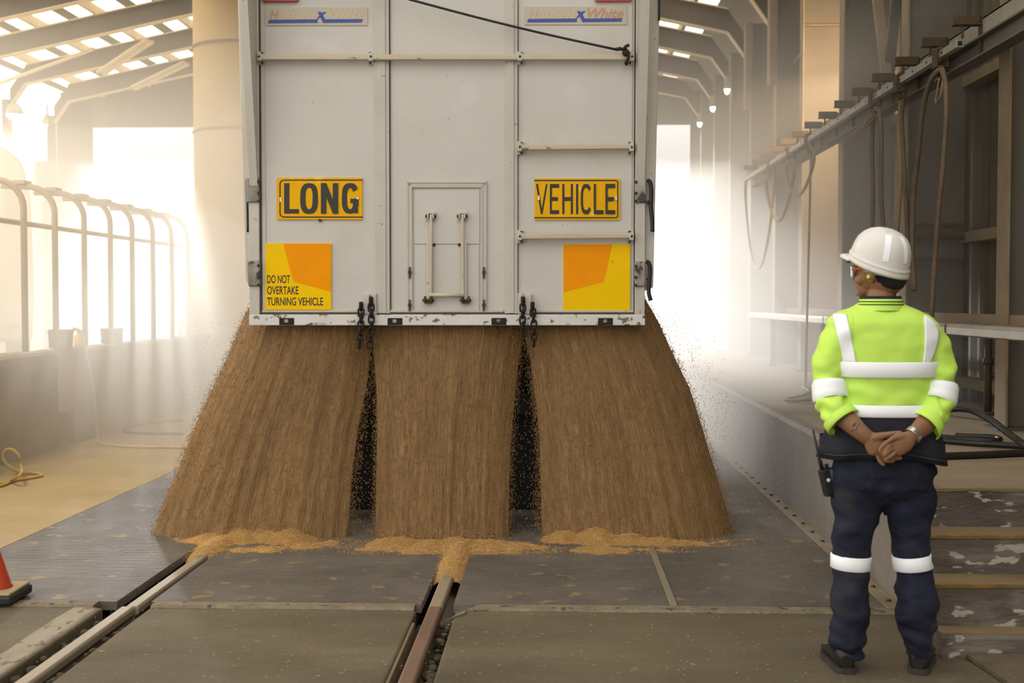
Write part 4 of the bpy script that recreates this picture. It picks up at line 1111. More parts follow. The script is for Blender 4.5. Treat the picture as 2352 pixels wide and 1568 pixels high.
for t, tilt in ((LEG[0], 3), (LEG[1], -7)):
    mm = MB(); rr = []
    for py, off in ((1274, .000), (1276, .006), (1290, .007), (1304, .006), (1306, .000)):
        cx, hw, hd, dy = interp(t, py); c = pp(cx, py); c.y = dy; q = ring(c, hw*K + off, hd + off, 30, .95)
        rr.append([p + Vector((0, 0, -(p.x - c.x)*tilt/60.)) for p in q])
    mm.loft(rr, False); mm.build('reflective_tape', M['tape'], trousers)

# ---- boots
for cx, side in ((1938, -1), (2111, 1)):
    c = pp(cx, 1541); c.z = 0; root = Matrix.Translation(c) @ Matrix.Rotation(.02 if side < 0 else -.38, 4, 'Z')
    def bring(y, z0, z1, w, n=20):
        out = []
        for k in range(n):
            u = 2*PI*k/n; x, z = math.cos(u), math.sin(u)
            out.append(root @ Vector((w*math.copysign(abs(x)**.75, x), y, (z0+z1)/2 + (z1-z0)/2*math.copysign(abs(z)**.75, z))))
        return out
    m = MB(); m.loft([bring(y, z0, z1, w) for y, z0, z1, w in ((-.048,.022,.075,.020),(-.042,.020,.095,.033),(-.02,.020,.125,.041),(.03,.020,.13,.044),(.08,.02,.108,.044),(.13,.02,.082,.047),(.18,.02,.068,.049),(.215,.02,.058,.042),(.232,.022,.045,.025))], True)
    m.loft([ring(root @ Vector((0, .015, z)), r, r*1.12, 20) for z, r in ((.06, .040), (.12, .042), (.18, .045))], True)
    boot = m.build('boot', M['boot'], person)
    m = MB(); prof = []
    for y, w in ((-.052,.020),(-.046,.034),(-.02,.043),(.03,.045),(.08,.044),(.13,.051),(.18,.053),(.217,.045),(.238,.026)): prof.append((y, w))
    pts = [(w, y) for y, w in prof] + [(-w, y) for y, w in reversed(prof)]
    vs = [root @ Vector((a, b, z)) for z in (0.001, .024) for a, b in pts]; n = len(pts)
    m.add(vs, [tuple(range(n)), tuple(reversed(range(n, 2*n)))] + [(i, i+n, (i+1)%n+n, (i+1)%n) for i in range(n)])
    m.build('sole', M['sole'], boot)

# ---- body: head, neck, trunk, arms and hands in one skin
m = MB()
HY = math.radians(52)             # the head is turned to the left
hc = pp(2021, 622, .012); HR = Matrix.Rotation(HY, 3, 'Z') @ Matrix.Rotation(math.radians(-6), 3, 'Y')
def hp(x, y, z): return hc + HR @ Vector((x, y, z))       # x right of the face, y forward, z up
def hell(c, r): m.sphere(hp(*c), r, 20, 14, HR)
hell((0, -.015, .035), (.077, .098, .088)); hell((0, .035, -.01), (.068, .064, .085)); hell((0, .045, -.062), (.050, .048, .048)); hell((0, -.02, -.03), (.070, .080, .075))
hell((0, .098, -.022), (.013, .020, .022)); hell((0, .098, -.000), (.010, .014, .026)); hell((0, .088, -.060), (.026, .014, .012)); hell((0, .084, -.088), (.022, .020, .016)); hell((0, .075, .028), (.058, .026, .016))
for s in (-1, 1):
    hell((s*.078, .004, -.012), (.009, .019, .032)); hell((s*.083, -.006, -.004), (.008, .012, .024)); hell((s*.05, .062, -.03), (.022, .022, .022))
limb(m, [(pp(2024, 668, .02), .058, .066), (pp(2024, 690, .008), .057, .062), (pp(2024, 715, .005), .066, .066), (pp(2024, 740, 0), .10, .08)])
m.loft([ring(Vector((a.x, 0, a.z)), rx, ry, 28) for a, rx, ry in ((pp(2028, 722), .09, .05), (pp(2029, 745), .15, .055), (pp(2030, 800), .15, .055), (pp(2030, 900), .12, .055), (pp(2030, 1000), .12, .055), (pp(2029, 1090), .13, .055), (pp(2029, 1150), .11, .05))], True)
for t in LEG: m.loft(prow([(r[0], r[1], r[2]*.55, r[3]*.5, r[4]) for r in t], [1100, 1150, 1200, 1250, 1290, 1330, 1380, 1440, 1500], 20), True)
limb(m, [(pp(1935, 750, 0), .055, .050), (pp(1910, 820, -.015), .045, .045), (pp(1908, 900, -.045), .040, .041), (pp(1916, 930, -.07), .040, .040)], 18)
limb(m, [(pp(2124, 752, 0), .055, .050), (pp(2152, 825, -.015), .045, .045), (pp(2156, 905, -.045), .040, .041), (pp(2149, 935, -.07), .040, .040)], 18)
coarse = m; m = MB()
# arms
HB = -.165
limb(m, [(pp(1911, 905, -.05), .040, .041), (pp(1925, 945, -.085), .043, .041), (pp(1950, 968, -.125), .041, .036), (pp(1974, 990, -.150), .034, .028), (pp(1993, 1005, -.160), .030, .021)], 18)
limb(m, [(pp(2155, 910, -.05), .040, .041), (pp(2142, 950, -.085), .043, .041), (pp(2122, 976, -.130), .041, .035), (pp(2104, 993, -.170), .033, .027), (pp(2093, 1004, -.182), .030, .021)], 18)
Hd = lambda zx, zy, dy: pp(1900 + zx/8.4, 940 + zy/8.4, dy)
# his left hand (palm to the camera) behind, fingers running down under the right hand
limb(m, [(Hd(790, 540, -.160), .029, .019), (Hd(860, 600, -.162), .036, .017), (Hd(930, 690, -.163), .041, .016), (Hd(985, 775, -.163), .041, .015), (Hd(1010, 830, -.162), .034, .012)], 18)
limb(m, [(Hd(850, 560, -.165), .018, .016), (Hd(1000, 520, -.172), .0165, .014), (Hd(1150, 490, -.176), .0125, .011), (Hd(1280, 465, -.178), .0105, .0095), (Hd(1400, 448, -.178), .0088, .008), (Hd(1440, 444, -.177), .006, .005)], 12)
def finger(pts, r): limb(m, [(Hd(*p), r*k, r*k*.95) for p, k in zip(pts, (1.08, 1.0, .95, .88, .62))], 12)
finger([(935, 790, -.163), (975, 900, -.165), (1010, 985, -.168), (1065, 1050, -.172), (1115, 1078, -.174)], .0088)
finger([(985, 810, -.163), (1060, 910, -.163), (1130, 980, -.166), (1240, 1000, -.170), (1300, 985, -.172)], .0092)
finger([(1030, 800, -.162), (1130, 880, -.160), (1230, 930, -.162), (1370, 945, -.168), (1450, 928, -.170)], .0092)
finger([(1060, 770, -.160), (1170, 830, -.158), (1290, 870, -.158), (1400, 900, -.162), (1440, 905, -.164)], .0085)
# his right hand lying in it, nearer the camera, fingers curled
limb(m, [(Hd(1625, 555, -.186), .029, .020), (Hd(1540, 600, -.192), .037, .019), (Hd(1440, 660, -.196), .041, .017), (Hd(1340, 710, -.198), .040, .015), (Hd(1270, 745, -.197), .034, .012)], 18)
finger([(1330, 600, -.198), (1200, 610, -.203), (1085, 690, -.205), (1020, 800, -.200), (1060, 890, -.196)], .0098)
finger([(1290, 650, -.200), (1215, 700, -.206), (1150, 780, -.207), (1110, 850, -.203), (1175, 880, -.196)], .0096)
finger([(1300, 720, -.200), (1210, 790, -.207), (1120, 870, -.207), (1150, 920, -.200), (1250, 830, -.198)], .0092)
finger([(1330, 790, -.198), (1260, 880, -.205), (1130, 960, -.204), (1180, 1000, -.198), (1310, 900, -.196)], .0084)
limb(m, [(Hd(1560, 560, -.190), .017, .015), (Hd(1430, 530, -.200), .0145, .013), (Hd(1310, 545, -.207), .0115, .0105), (Hd(1215, 590, -.211), .0095, .009), (Hd(1170, 640, -.212), .0075, .007)], 12)
coarse.add(m.v, m.f)
body = remesh(coarse, 'body', M['skin'], person, .0036, lambda c: .0004*noise.noise((c.x*60, c.y*60, c.z*60)), 5, 1)
# wrist tattoo marks on the left forearm and the watch on the right wrist
mm = MB()
def ink(pts):
    P = []
    for zx, zy in pts:
        p = Hd(zx, zy, -.30); o = Vector((p.x, -.5, p.z)); hit, loc, nrm, _ = body.ray_cast(o, Vector((0, 1, 0)))
        if hit: P.append(loc - Vector((0, .0006, 0)))
    if len(P) > 1: mm.tube(P, .0016, 5)
ink([(400, 350), (450, 300), (500, 255), (550, 215)]); ink([(630, 500), (660, 465), (720, 465), (735, 410), (785, 350), (790, 330)]); ink([(650, 390), (690, 345), (720, 320), (700, 370), (660, 400)])
if mm.v: mm.build('tattoo', M['tattoo'], body)
mm = MB(); wc = Hd(1605, 430, -.176); wa = (Hd(1700, 330, -.15) - Hd(1520, 520, -.185)); wc = pp(2097, 999, -.176); wa = pp(2110, 987, -.15) - pp(2088, 1009, -.184)
mm.loft([ring(wc + wa.normalized()*h, .036, .029, 28, 1, wa) for h in (-.011, -.009, .009, .011)], False); wt = mm.build('watch', M['watch'], person)
s = wt.modifiers.new('thick', 'SOLIDIFY'); s.thickness = .004
# eyes
for s in (-1, 1):
    mm = MB(); mm.sphere(hp(s*.030, .082, .006), .0115, 12, 8); mm.build('eye', flat('eye white', (.7, .68, .64), .2) if s < 0 else bpy.data.materials['eye white'], body)
# hair: close cap under the helmet, longer at the brow
mm = MB(); mm.sphere(hp(0, -.020, .030), (.0815, .0985, .090), 28, 20, HR); mm.sphere(hp(0, -.036, -.022), (.073, .074, .070), 24, 16, HR)
for k in range(7): mm.tube([hp(-.05 + .016*k, .075, .062), hp(-.052 + .017*k, .098, .055), hp(-.055 + .018*k, .112 + .01*random.random(), .040 - .012*random.random())], [.012, .009, .002], 6)
hair = remesh(mm, 'hair', M['hair'], person, .005, lambda c: .0015*noise.noise((c.x*70, c.y*70, c.z*40)), 0, 1)
bm = bmesh.new(); bm.from_mesh(hair.data); iR = HR.transposed()
kill = [f for f in bm.faces if (lambda q: (q.y > .045 and q.z < .028) or (q.z < -.078 - .25*max(0, q.y)) or (q.y > .005 and q.z < -.005))(iR @ (f.calc_center_median() - hc))]
bmesh.ops.delete(bm, geom=kill, context='FACES'); bm.to_mesh(hair.data); bm.free()
# spectacles and ear plug
mm = MB()
for s in (-1, 1): mm.tube([hp(s*.082, -.010, .012), hp(s*.080, .04, .016), hp(s*.068, .088, .014)], .0032, 8)
sp = mm.build('spectacle_arm', M['orangeplastic'], person)
mm = MB()
for s in (-1, 1): mm.loft([[hp(s*.012, .112, z) for z in (.024, -.018)], [hp(s*.045, .104, z) for z in (.026, -.020)], [hp(s*.070, .086, z) for z in (.022, -.012)]], False, True, False)
sl = mm.build('spectacle_lens', M['glass'], sp)
mm = MB(); mm.sphere(hp(-.091, .008, -.016), .0085, 12, 8); mm.build('ear_plug', M['plugyellow'], person)

# ---- hard hat
hh = pp(2021, 596, .012); HT = Matrix.Rotation(HY, 3, 'Z') @ Matrix.Rotation(math.radians(15), 3, 'X') @ Matrix.Rotation(math.radians(-6), 3, 'Y') @ Matrix.Diagonal((.90, .885, .89))
def tp(x, y, z): return hh + HT @ Vector((x, y, z))
m = MB(); n = 48; rings = []
for r, z in ((1.05, -.040), (1.055, -.030), (1.035, -.018), (1.0, .0), (.985, .03), (.94, .06), (.86, .088), (.72, .113), (.52, .132), (.28, .143), (.08, .146)):
    rings.append([tp(.112*r*math.cos(2*PI*k/n), (.138*r)*math.sin(2*PI*k/n), z + (.020*max(0, math.sin(2*PI*k/n)) - .018*max(0, -math.sin(2*PI*k/n)) if z < .02 else 0)) for k in range(n)])
rings.insert(0, [tp(.100*math.cos(2*PI*k/n), .125*math.sin(2*PI*k/n), -.02 + (.020*max(0, math.sin(2*PI*k/n)) - .018*max(0, -math.sin(2*PI*k/n)))) for k in range(n)])
m.loft(rings, True); hat = m.build('hard_hat', M['helmet'], person)
# peak
m = MB(); rr = []
for i in range(21):
    a = lerp(-.62, .62, i/20); s, c = math.sin(a), math.cos(a); e = max(0, math.cos(a*2.4))**.6
    x, y = .112*1.03*math.sin(a*1.35), .138*1.0*math.cos(a*1.2)
    rr.append([tp(x, y - .012, -.006), tp(x, y - .012, -.018), tp(x*1.02, y + .045*e, -.030 + .004), tp(x*1.02, y + .050*e, -.026 + .004), tp(x*1.02, y + .045*e, -.020 + .004)])
m.loft(rr, True); m.build('peak', M['helmet'], hat)
# ridge, gutter and reflective strips
m = MB(); m.loft([[tp(.112*r*math.cos(2*PI*k/n), .138*r*math.sin(2*PI*k/n), z + .020*max(0, math.sin(2*PI*k/n)) - .018*max(0, -math.sin(2*PI*k/n))) for k in range(n + 1)] for r, z in ((1.035, -.014), (1.045, -.011), (1.045, -.006), (1.0, .002))], False, True, False); m.build('rain_gutter', M['helmet'], hat)
def domept(u, w):
    """u angle round the dome, w 0 rim .. 1 crown"""
    T = [(0, 1.0, .0), (.2, .985, .03), (.4, .94, .06), (.6, .86, .088), (.78, .72, .113), (.9, .52, .132), (1, .28, .143)]
    r, z = interp(T, w); return tp(.112*(r + .012)*math.cos(u), .138*(r + .012)*math.sin(u), z + .001)
for u in (-2.62, -1.85, .3, 1.6):
    if bpy.app.debug_value == 7: print('U', u, [round(v, 3) for v in domept(u, .4)])
    m = MB(); rr = []
    for i in range(13):
        w = lerp(.10, .86, i/12); r, _ = interp([(0, 1, 0), (.6, .86, 0), (.9, .52, 0), (1, .28, 0)], w); da = .10/max(.35, r)
        rr.append([domept(u + lerp(-da, da, j/4), w) for j in range(5)])
    m.loft(rr, False, True, False); m.build('reflective_strip', M['tape'], hat)
m = MB(); m.loft([ring(hh + HT @ Vector((0, -.005, z)), .078, .100, 40, 1, HT @ Vector((0, 0, 1))) for z in (-.052, -.03)], False); m.build('hat_band', flat('grey hat band', (.30,.33,.34), .6), hat)

# ---- two-way radio on the belt
R0 = pp(1901, 1104, -.02) ; rad = empty('two_way_radio', Vector((PX0, PY0, 0)) + R0)
tag(rad, 'black two-way radio with long antenna clipped to the left hip of the worker', 'radio')
rad.rotation_euler = (0, math.radians(-15), math.radians(18))
m = MB(); m.box((-.026, -.018, -.060), (.026, .018, .052)); m.build('radio_body', M['black'], rad, bevel=.006)
m = MB(); m.box((.010, -.0195, -.055), (.023, -.0175, .045)); m.build('side_panel', flat('blue grey panel', (.10,.15,.22), .35), rad)
m = MB(); m.tube([(-.012, 0, .05), (-.013, 0, .085), (-.014, 0, .10), (-.012, 0, .22)], [.0085, .0085, .0055, .004], 10); m.build('antenna', M['black'], rad)
m = MB(); m.lathe((.010, 0, .052), [(.008, 0), (.008, .014), (.006, .016)], 12); m.build('knob', M['black'], rad)
m = MB(); m.lathe((-.006, -.018, .008), [(.0075, -.003), (.0075, .001)], 14, 'y'); m.build('push_button', M['whitemark'], rad)
m = MB(); m.box((-.012, .018, -.02), (.012, .030, .045)); m.build('belt_clip', M['black'], rad, bevel=.003)
# ------------------------------------------------------------------ traffic cone
cb = at_z(-20, 1382, .0); cone = empty('traffic_cone', (cb.x, cb.y + .02, .008), .05)
m = MB(); m.box((-.145, -.145, 0), (.145, .145, .05)); m.build('base', M['black'], cone, bevel=.015)
m = MB(); m.box((-.135, -.135, .045), (.135, .135, .062)); m.build('base_dust', M['tanfloor'], cone, bevel=.012)
m = MB(); m.lathe((0, 0, .055), [(.100, 0), (.088, .015), (.026, .225), (.020, .232), (.014, .225)], 28); m.build('cone_body', M['coneorange'], cone)
tag(cone, 'red orange traffic cone on a black base beside the left rail', 'cone')

# ------------------------------------------------------------------ bent pipe guard fence on the low wall
fx = WL - .16
fence = empty('pipe_fence', (fx, 11.5, .98)); Fy = []
for px in (-25, 57, 128, 195, 255, 305, 352, 395, 432):
    p = at_x(px, 700, fx); Fy.append(p.y)
for y in Fy:
    m = MB(); top = 1.70
    m.tube([(0, y - 11.5, 0), (0, y - 11.5, top - .28)] + [(-.28 + .28*math.cos(a), y - 11.5, top - .28 + .28*math.sin(a)) for a in [PI/2*k/8 for k in range(1, 9)]] + [(-.55, y - 11.5, top + .01)], .032, 10)
    m.build('post', M['steeldust'], fence)
    m = MB(); m.box((-.40, y - 11.5 - .08, top + .025), (-.28, y - 11.5 + .10, top + .06)); m.build('clip_plate', M['steeldust'], fence)
m = MB(); m.tube([(-.05, Fy[0] - 13, 1.28), (-.05, Fy[-1] - 11.5, 1.28)], .026, 8); m.build('rail_pipe', M['steeldust'], fence)
tag(fence, 'row of bent pipe posts with one rail on the low left wall', 'fence')

# things standing on the low wall
def crate(px0, px1, py, h, mk, name, label, cat, rot=0, rnd=False):
    a, b = at_x(px0, py, WL - .14), at_x(px1, py, WL - .14); w = abs(px1 - px0)*a.y/F
    o = empty(name, ((a.x + b.x)/2, (a.y + b.y)/2, 1.0), rot); m = MB()
    if rnd:
        m.lathe((0, 0, 0), [(w*.46, 0), (w*.5, .02), (w*.5, h*.7), (w*.36, h*.88), (w*.16, h*.92), (w*.16, h)], 20); m.build('container_body', M[mk], o)
        q = MB(); q.lathe((0, 0, h), [(w*.19, -.01), (w*.19, .025), (w*.15, .03)], 14); q.build('cap', M[mk], o)
    else:
        m.prism([(-w*.46, 0), (w*.46, 0), (w*.5, h*.86), (w*.5, h), (-w*.5, h), (-w*.5, h*.86)], -.10, .10); m.build('crate_body', M[mk], o, bevel=.01)
        q = MB(); q.box((-w*.52, -.11, h*.82), (w*.52, .11, h*.90)); q.build('rim', M[mk], o, bevel=.004)
    return tag(o, label, cat)
crate(116, 163, 780, .20, 'boxgrey', 'plastic_crate', 'grey crate on the low wall beside the second bent post', 'crate', .1)
crate(169, 195, 778, .15, 'plastyellow', 'plastic_jar', 'small yellow container on the low wall right of the first grey crate', 'container', 0, True)
crate(237, 276, 775, .18, 'boxgrey', 'plastic_crate', 'grey crate on the low wall beside the fourth bent post', 'crate', -.1)

# hoses on the left floor
def hose(pts, r, mk, label, cat='hose', n=6, name='hose'):
    m = MB(); m.tube(spline(pts, n), r, 8); return tag(m.build(name, M[mk]), label, cat)
g = lambda px, py, h=.014: Vector((*at_z(px, py, h).xy, h))
lp = [g(-20, 1112), g(20, 1105), g(48, 1088, .10)]
for zx, zy in ((185, 1440), (175, 1370), (130, 1315), (75, 1297), (30, 1330), (30, 1390), (80, 1450), (140, 1490)): lp.append(at_y(zx/3.92, 700 + zy/3.92, 10.35))
lp += [g(52, 1085, .03), g(75, 1086), g(97, 1091), g(70, 1097), g(30, 1104), g(5, 1114), g(-30, 1120)]
hose(lp, .013, 'hoseyellow', 'yellow hose with an upright loop lying at the foot of the low left wall')
h0 = at_x(190, 776, WL + .04); h1 = at_z(224, 1000, .03)
hose([h0 + Vector((-.10, .0, .10)), h0 + Vector((-.02, 0, .07)), h0, h0.lerp(h1, .5) + Vector((.03, 0, 0)), h1, g(232, 1018), g(300, 1025), g(420, 1027), g(560, 1030)], .018, 'hosepale', 'pale hose hanging over the low wall and running across the floor', n=8)
hose([g(420, 965), g(340, 972), g(285, 985), g(310, 994), g(420, 996)], .016, 'hosedark', 'dark hose loop on the far left floor by the low wall')

# parked truck and trailer beyond the fence
trk = empty('parked_truck', (-8.05, 15.7, 0), .43)
m = MB(); m.prism([(-1.2, .95), (1.12, .95), (1.15, 1.6), (1.12, 2.9), (1.02, 3.35), (.80, 3.55), (-1.2, 3.6)], 0, 2.0); m.build('cab', M['cream'], trk, bevel=.05)
m = MB(); m.box((-1.0, -.012, 2.25), (.62, .01, 3.05)); m.box((.78, -.012, 2.5), (1.0, .01, 3.1)); m.build('window', M['glass'], trk, bevel=.03)
m = MB(); m.box((-1.25, -.22, .98), (1.12, .05, 1.26)); m.build('bumper', M['cream'], trk, bevel=.04)
m = MB(); m.lathe((.86, -.22, 1.12), [(.07, -.02), (.07, .0)], 14, 'y'); m.build('head_lamp', M['chrome'], trk)
for x in (-.95, .95):
    for y in (.8, 3.6):
        m = MB(); m.lathe((x, y, .5), [(.2, -.14), (.45, -.15), (.5, -.1), (.5, .1), (.45, .15), (.2, .14)], 28, 'x'); m.build('wheel', M['black'], trk)
m = MB(); m.box((-1.2, 2.2, .9), (.95, 6.0, 3.2)); m.build('cargo_box', M['cream'], trk, bevel=.03)
m = MB(); m.box((-.5, .1, .6), (.5, 8, .9)); m.build('chassis', M['black'], trk)
tag(trk, 'cream truck cab and box parked beyond the pipe fence', 'truck')
mt = empty('signal_mast', (at_y(108, 700, 24).x, 24, 0))
m = MB(); m.lathe((0, 0, 0), [(.12, 0), (.07, .1), (.06, 4.1)], 14); m.build('pole', M['rafter'], mt)
m = MB(); m.box((-.16, -.12, 3.7), (.16, .12, 4.25)); m.build('lamp_head', M['rafter'], mt, bevel=.02)
tag(mt, 'grey mast with a box head standing near the far left opening', 'mast')

# lit floodlights
def flood(px, py, y, w, h, label, rz=0, up=.42, arm=None):
    c = at_y(px, py, y); o = empty('flood_lamp', c, rz)
    m = MB(); m.lathe((0, 0, 0), [(w*.25, .22), (w*.4, .16), (w*.5, .04), (w*.52, 0), (w*.46, .01)], 20); m.build('reflector', M['galv'], o)
    m = MB(); m.sphere((0, 0, .0), (w*.46, w*.46, h), 18, 10); m.build('lens', M['lampwhite'], o)
    m = MB(); m.tube([(0, 0, .2), (0, 0, up)] if not arm else [(0, 0, .18), (0, 0, .30), arm], .015, 8); m.build('stem', M['steel'], o)
    return tag(o, label, 'lamp', 'lit floodlights under the rafters')
flood(33, 264, 23.5, .34, .09, 'lit floodlight at the left eave nearest the truck cab')
flood(109, 287, 25.6, .20, .08, 'lit floodlight at the far left column head')
flood(1670, 205, 21.0, .11, .09, 'lit floodlight on the right wall, highest of three', 0, 0, (.12, .25, .30)); flood(1637, 246, 23.1, .11, .09, 'lit floodlight on the right wall, middle of three', 0, 0, (.12, .25, .30)); flood(1607, 282, 25.2, .11, .09, 'lit floodlight on the right wall, lowest of three', 0, 0, (.12, .25, .30))
# warm lamp added out of view above the left lane, brightening floor and haze
for x, y, w in ((-6.2, 10.4, 140),):
    o = empty('fill_lamp', (x, y, 5.55))
    m = MB(); m.lathe((0, 0, 0), [(.06, .36), (.10, .30), (.24, .04), (.25, 0), (.23, .01)], 24); m.build('reflector', M['galv'], o)
    m = MB(); m.sphere((0, 0, .05), (.10, .10, .07), 14, 8); m.build('lens', M['lampwhite'], o)
    m = MB(); m.tube([(0, 0, .35), (0, 0, 1.25)], .012, 8); m.build('stem', M['steel'], o)
    d_ = bpy.data.lights.new('fill_lamp_light', 'AREA'); d_.shape = 'DISK'; d_.size = .42; d_.energy = w; d_.color = (1.0, .80, .52)
    l_ = bpy.data.objects.new('fill_lamp_light', d_); COL.objects.link(l_); l_.parent = o; l_.location = (0, 0, -.02)
    tag(o, 'added warm fill lamp, out of view over the left lane above the low wall', 'lamp')
# warm work lamp lighting the fourth column
wl = empty('work_lamp', (3.36, 13.12, 4.15))
m = MB(); m.box((-.05, -.03, -.36), (.05, .02, .36)); m.build('housing', M['steeldust'], wl, bevel=.01)
m = MB(); m.tube([(-.0, .04, -.32), (0, .04, .32)], .022, 10); m.build('tube', M['tubewarm'], wl)
tag(wl, 'upright warm work lamp on the back of the third column', 'lamp')
ld = bpy.data.lights.new('work_lamp_light', 'AREA'); ld.energy = 110; ld.color = (1.0, .68, .36); ld.shape = 'RECTANGLE'; ld.size = .12; ld.size_y = .7; ld.spread = math.radians(150)
lo = bpy.data.objects.new('work_lamp_light', ld); COL.objects.link(lo); lo.parent = wl; lo.location = (0, .075, 0); lo.rotation_euler = Vector((-.12, .9, -.42)).to_track_quat('-Z', 'Y').to_euler()

# ------------------------------------------------------------------ cable track on the right
TXx = 2.80
tr = empty('cable_track', (TXx, 6.4, 0))
L1 = 17.3 - 6.4
m = MB(); m.box((-.012, 0, 3.215), (.012, L1, 3.345)); m.box((-.012, 0, 3.335), (.06, L1, 3.345)); m.build('track_plate', M['galv'], tr)
m = MB(); m.box((-.005, 0, 3.09), (.005, L1, 3.21)); m.box((-.055, 0, 3.085), (.055, L1, 3.097)); m.box((-.055, 0, 3.203), (.055, L1, 3.215)); m.build('i_beam', M['steelweb'], tr)
y0 = at_x(2205, 95, 2.66).y
m = MB(); m.box((-.165, y0 - 6.4, 3.165), (-.115, L1, 3.215)); m.build('square_tube', M['galv'], tr, bevel=.004)
m = MB(); m.box((-.155, y0 - 6.402, 3.175), (-.125, y0 - 6.396, 3.205)); m.build('tube_mouth', M['dark'], tr)
k = 0; y = y0 - .05
while y < 17.2:
    b = MB(); yy = y - 6.4
    b.box((-.20, yy, 3.30), (-.02, yy + .010, 3.365)); b.box((-.20, yy - .02, 3.298), (-.02, yy + .05, 3.306)); b.box((-.145, yy, 3.215), (-.130, yy + .02, 3.30)); b.box((-.03, yy, 3.10), (-.012, yy + .03, 3.36))
    b.build('bracket', M['rust'], tr, bevel=.003); y += .68; k += 1
m = MB()
for i in range(26): m.lathe((-.165, y0 - 6.4 + .3 + i*.34, 3.19), [(.008, -.004), (.008, .002)], 8, 'x')
m.build('tube_hole', M['dark'], tr)
tag(tr, 'long steel cable track with rusty brackets along the right columns', 'track')
def trolley(px, py, label):
    c = at_x(px, py, 2.66); o = empty('cable_trolley', (2.66, c.y, 3.19)); m = MB()
    m.box((-.045, -.05, -.075), (-.030, .05, .045)); m.box((.030, -.05, -.075), (.045, .05, .045)); m.box((-.045, -.05, -.085), (.045, .05, -.072)); m.build('carriage', M['rust'], o, bevel=.004)
    m = MB(); m.lathe((0, -.025, .04), [(.018, -.028), (.018, .028)], 10, 'x'); m.lathe((0, .025, .04), [(.018, -.028), (.018, .028)], 10, 'x'); m.build('roller', M['rust'], o)
    m = MB(); m.tube([(0, 0, -.08), (0, 0, -.12)], .010, 8); m.tube([(0, -.05, -.125), (0, .05, -.125)], .016, 8); m.build('saddle', M['rust'], o)
    return tag(o, label, 'trolley', 'rusty cable trolleys on the track')
for px, py, s in ((2160, 130, 'nearest the open tube end'), (2068, 185, 'second from the open tube end'), (2009, 232, 'third from the open tube end'), (1858, 335, 'fourth from the open tube end'), (1815, 372, 'fifth from the open tube end'), (1770, 390, 'farthest along the track')):
    trolley(px, py, 'rusty trolley under the cable track, ' + s)
cx_ = lambda pts, x: [at_x(a, b, x) for a, b in pts]
C3 = lambda pts: [(1480 + a/3.92, 350 + b/3.92) for a, b in pts]
C2 = lambda pts: [(1900 + a/4.356, b/4.356) for a, b in pts]
C4 = lambda pts: [(1950 + a/3.92, 350 + b/3.92) for a, b in pts]
hose(cx_(C3([(1130,170),(1095,240),(1100,330),(1130,480),(1170,580),(1205,610),(1240,590),(1280,490),(1320,340),(1345,200),(1340,100),(1325,65)]), 2.66), .020, 'hose', 'tan hose loop, middle in length of the three far festoon loops')
hose(cx_(C3([(1318,65),(1275,110),(1275,180),(1310,320),(1370,385),(1410,370),(1460,290),(1510,150),(1530,30),(1515,-30),(1490,-60)]), 2.62), .017, 'hose', 'tan hose loop, shortest of the three far festoon loops')
hose(cx_(C3([(1130,170),(1165,220),(1165,360),(1140,600),(1100,850),(1060,1000),(1025,1040),(985,990),(950,830),(930,650),(915,480),(910,330),(920,230)]), 2.68), .019, 'hose', 'tan hose loop, longest of the three far festoon loops')
hose(cx_(C2([(1145,690),(1100,715),(1040,800),(985,960),(940,1200),(905,1568)]) + C4([(580,400),(570,700),(575,1000),(590,1245)]), 2.62), .019, 'hosedark', 'thick brown hose ending free in the air beside the hard hat')
hose(cx_(C2([(1150,690),(1185,850),(1190,1200),(1165,1568)]) + C4([(835,250),(805,550),(785,800),(765,1100),(740,1520)]), 2.58), .018, 'hosedark', 'thick brown hose hanging from the nearest trolley to the guard rail')
hose(cx_(C2([(760,890),(760,1000),(745,1200),(765,1568)]) + C4([(510,400),(530,800),(555,1100),(578,1240)]), 2.68), .017, 'hosedark', 'brown hose hanging from the second trolley behind the hard hat')
hose(cx_(C2([(485,1080),(455,1200),(450,1568)]) + C4([(215,400),(205,760)]), 2.66), .019, 'hosedark', 'brown hose under the third trolley, left leg of the pair')
hose(cx_(C2([(485,1080),(520,1120),(540,1300),(540,1568)]) + C4([(290,400),(312,700)]), 2.64), .019, 'hosedark', 'brown hose under the third trolley, right leg of the pair')
hose(cx_(C2([(745,900),(720,1300)]) + C4([(465,80),(458,350),(430,720)]), 2.72), .020, 'hose', 'pale strap like hose between the second and third trolleys')
hose(cx_(C2([(470,1130),(420,1190),(330,1280),(240,1345)]), 2.62), .006, 'hose', 'thin frayed rope end sticking out below the third trolley, upper strand', 'rope')
hose(cx_(C2([(480,1150),(440,1210),(350,1290),(268,1388)]), 2.60), .006, 'hose', 'thin frayed rope end sticking out below the third trolley, lower strand', 'rope')
hose(cx_(C2([(1120,790),(1100,900),(1085,1030),(1140,940),(1155,800)]), 2.60), .006, 'hose', 'thin rope end dangling between the legs of the thick brown hose', 'rope')
a = at_x(1863, 340, 2.62); b = at_z(1850, 880, .67)
gg = lambda px, py: Vector((*at_z(px, py, .655).xy, .655))
hose([a, a.lerp(b, .3), a.lerp(b, .6), a.lerp(b, .9), b, gg(1844, 888), gg(1858, 898), gg(1848, 906), gg(1824, 912), gg(1804, 917), gg(1830, 920), gg(1862, 918)], .012, 'hose', 'thin tan cord hanging straight down and curling on the platform', 'cord', 8)

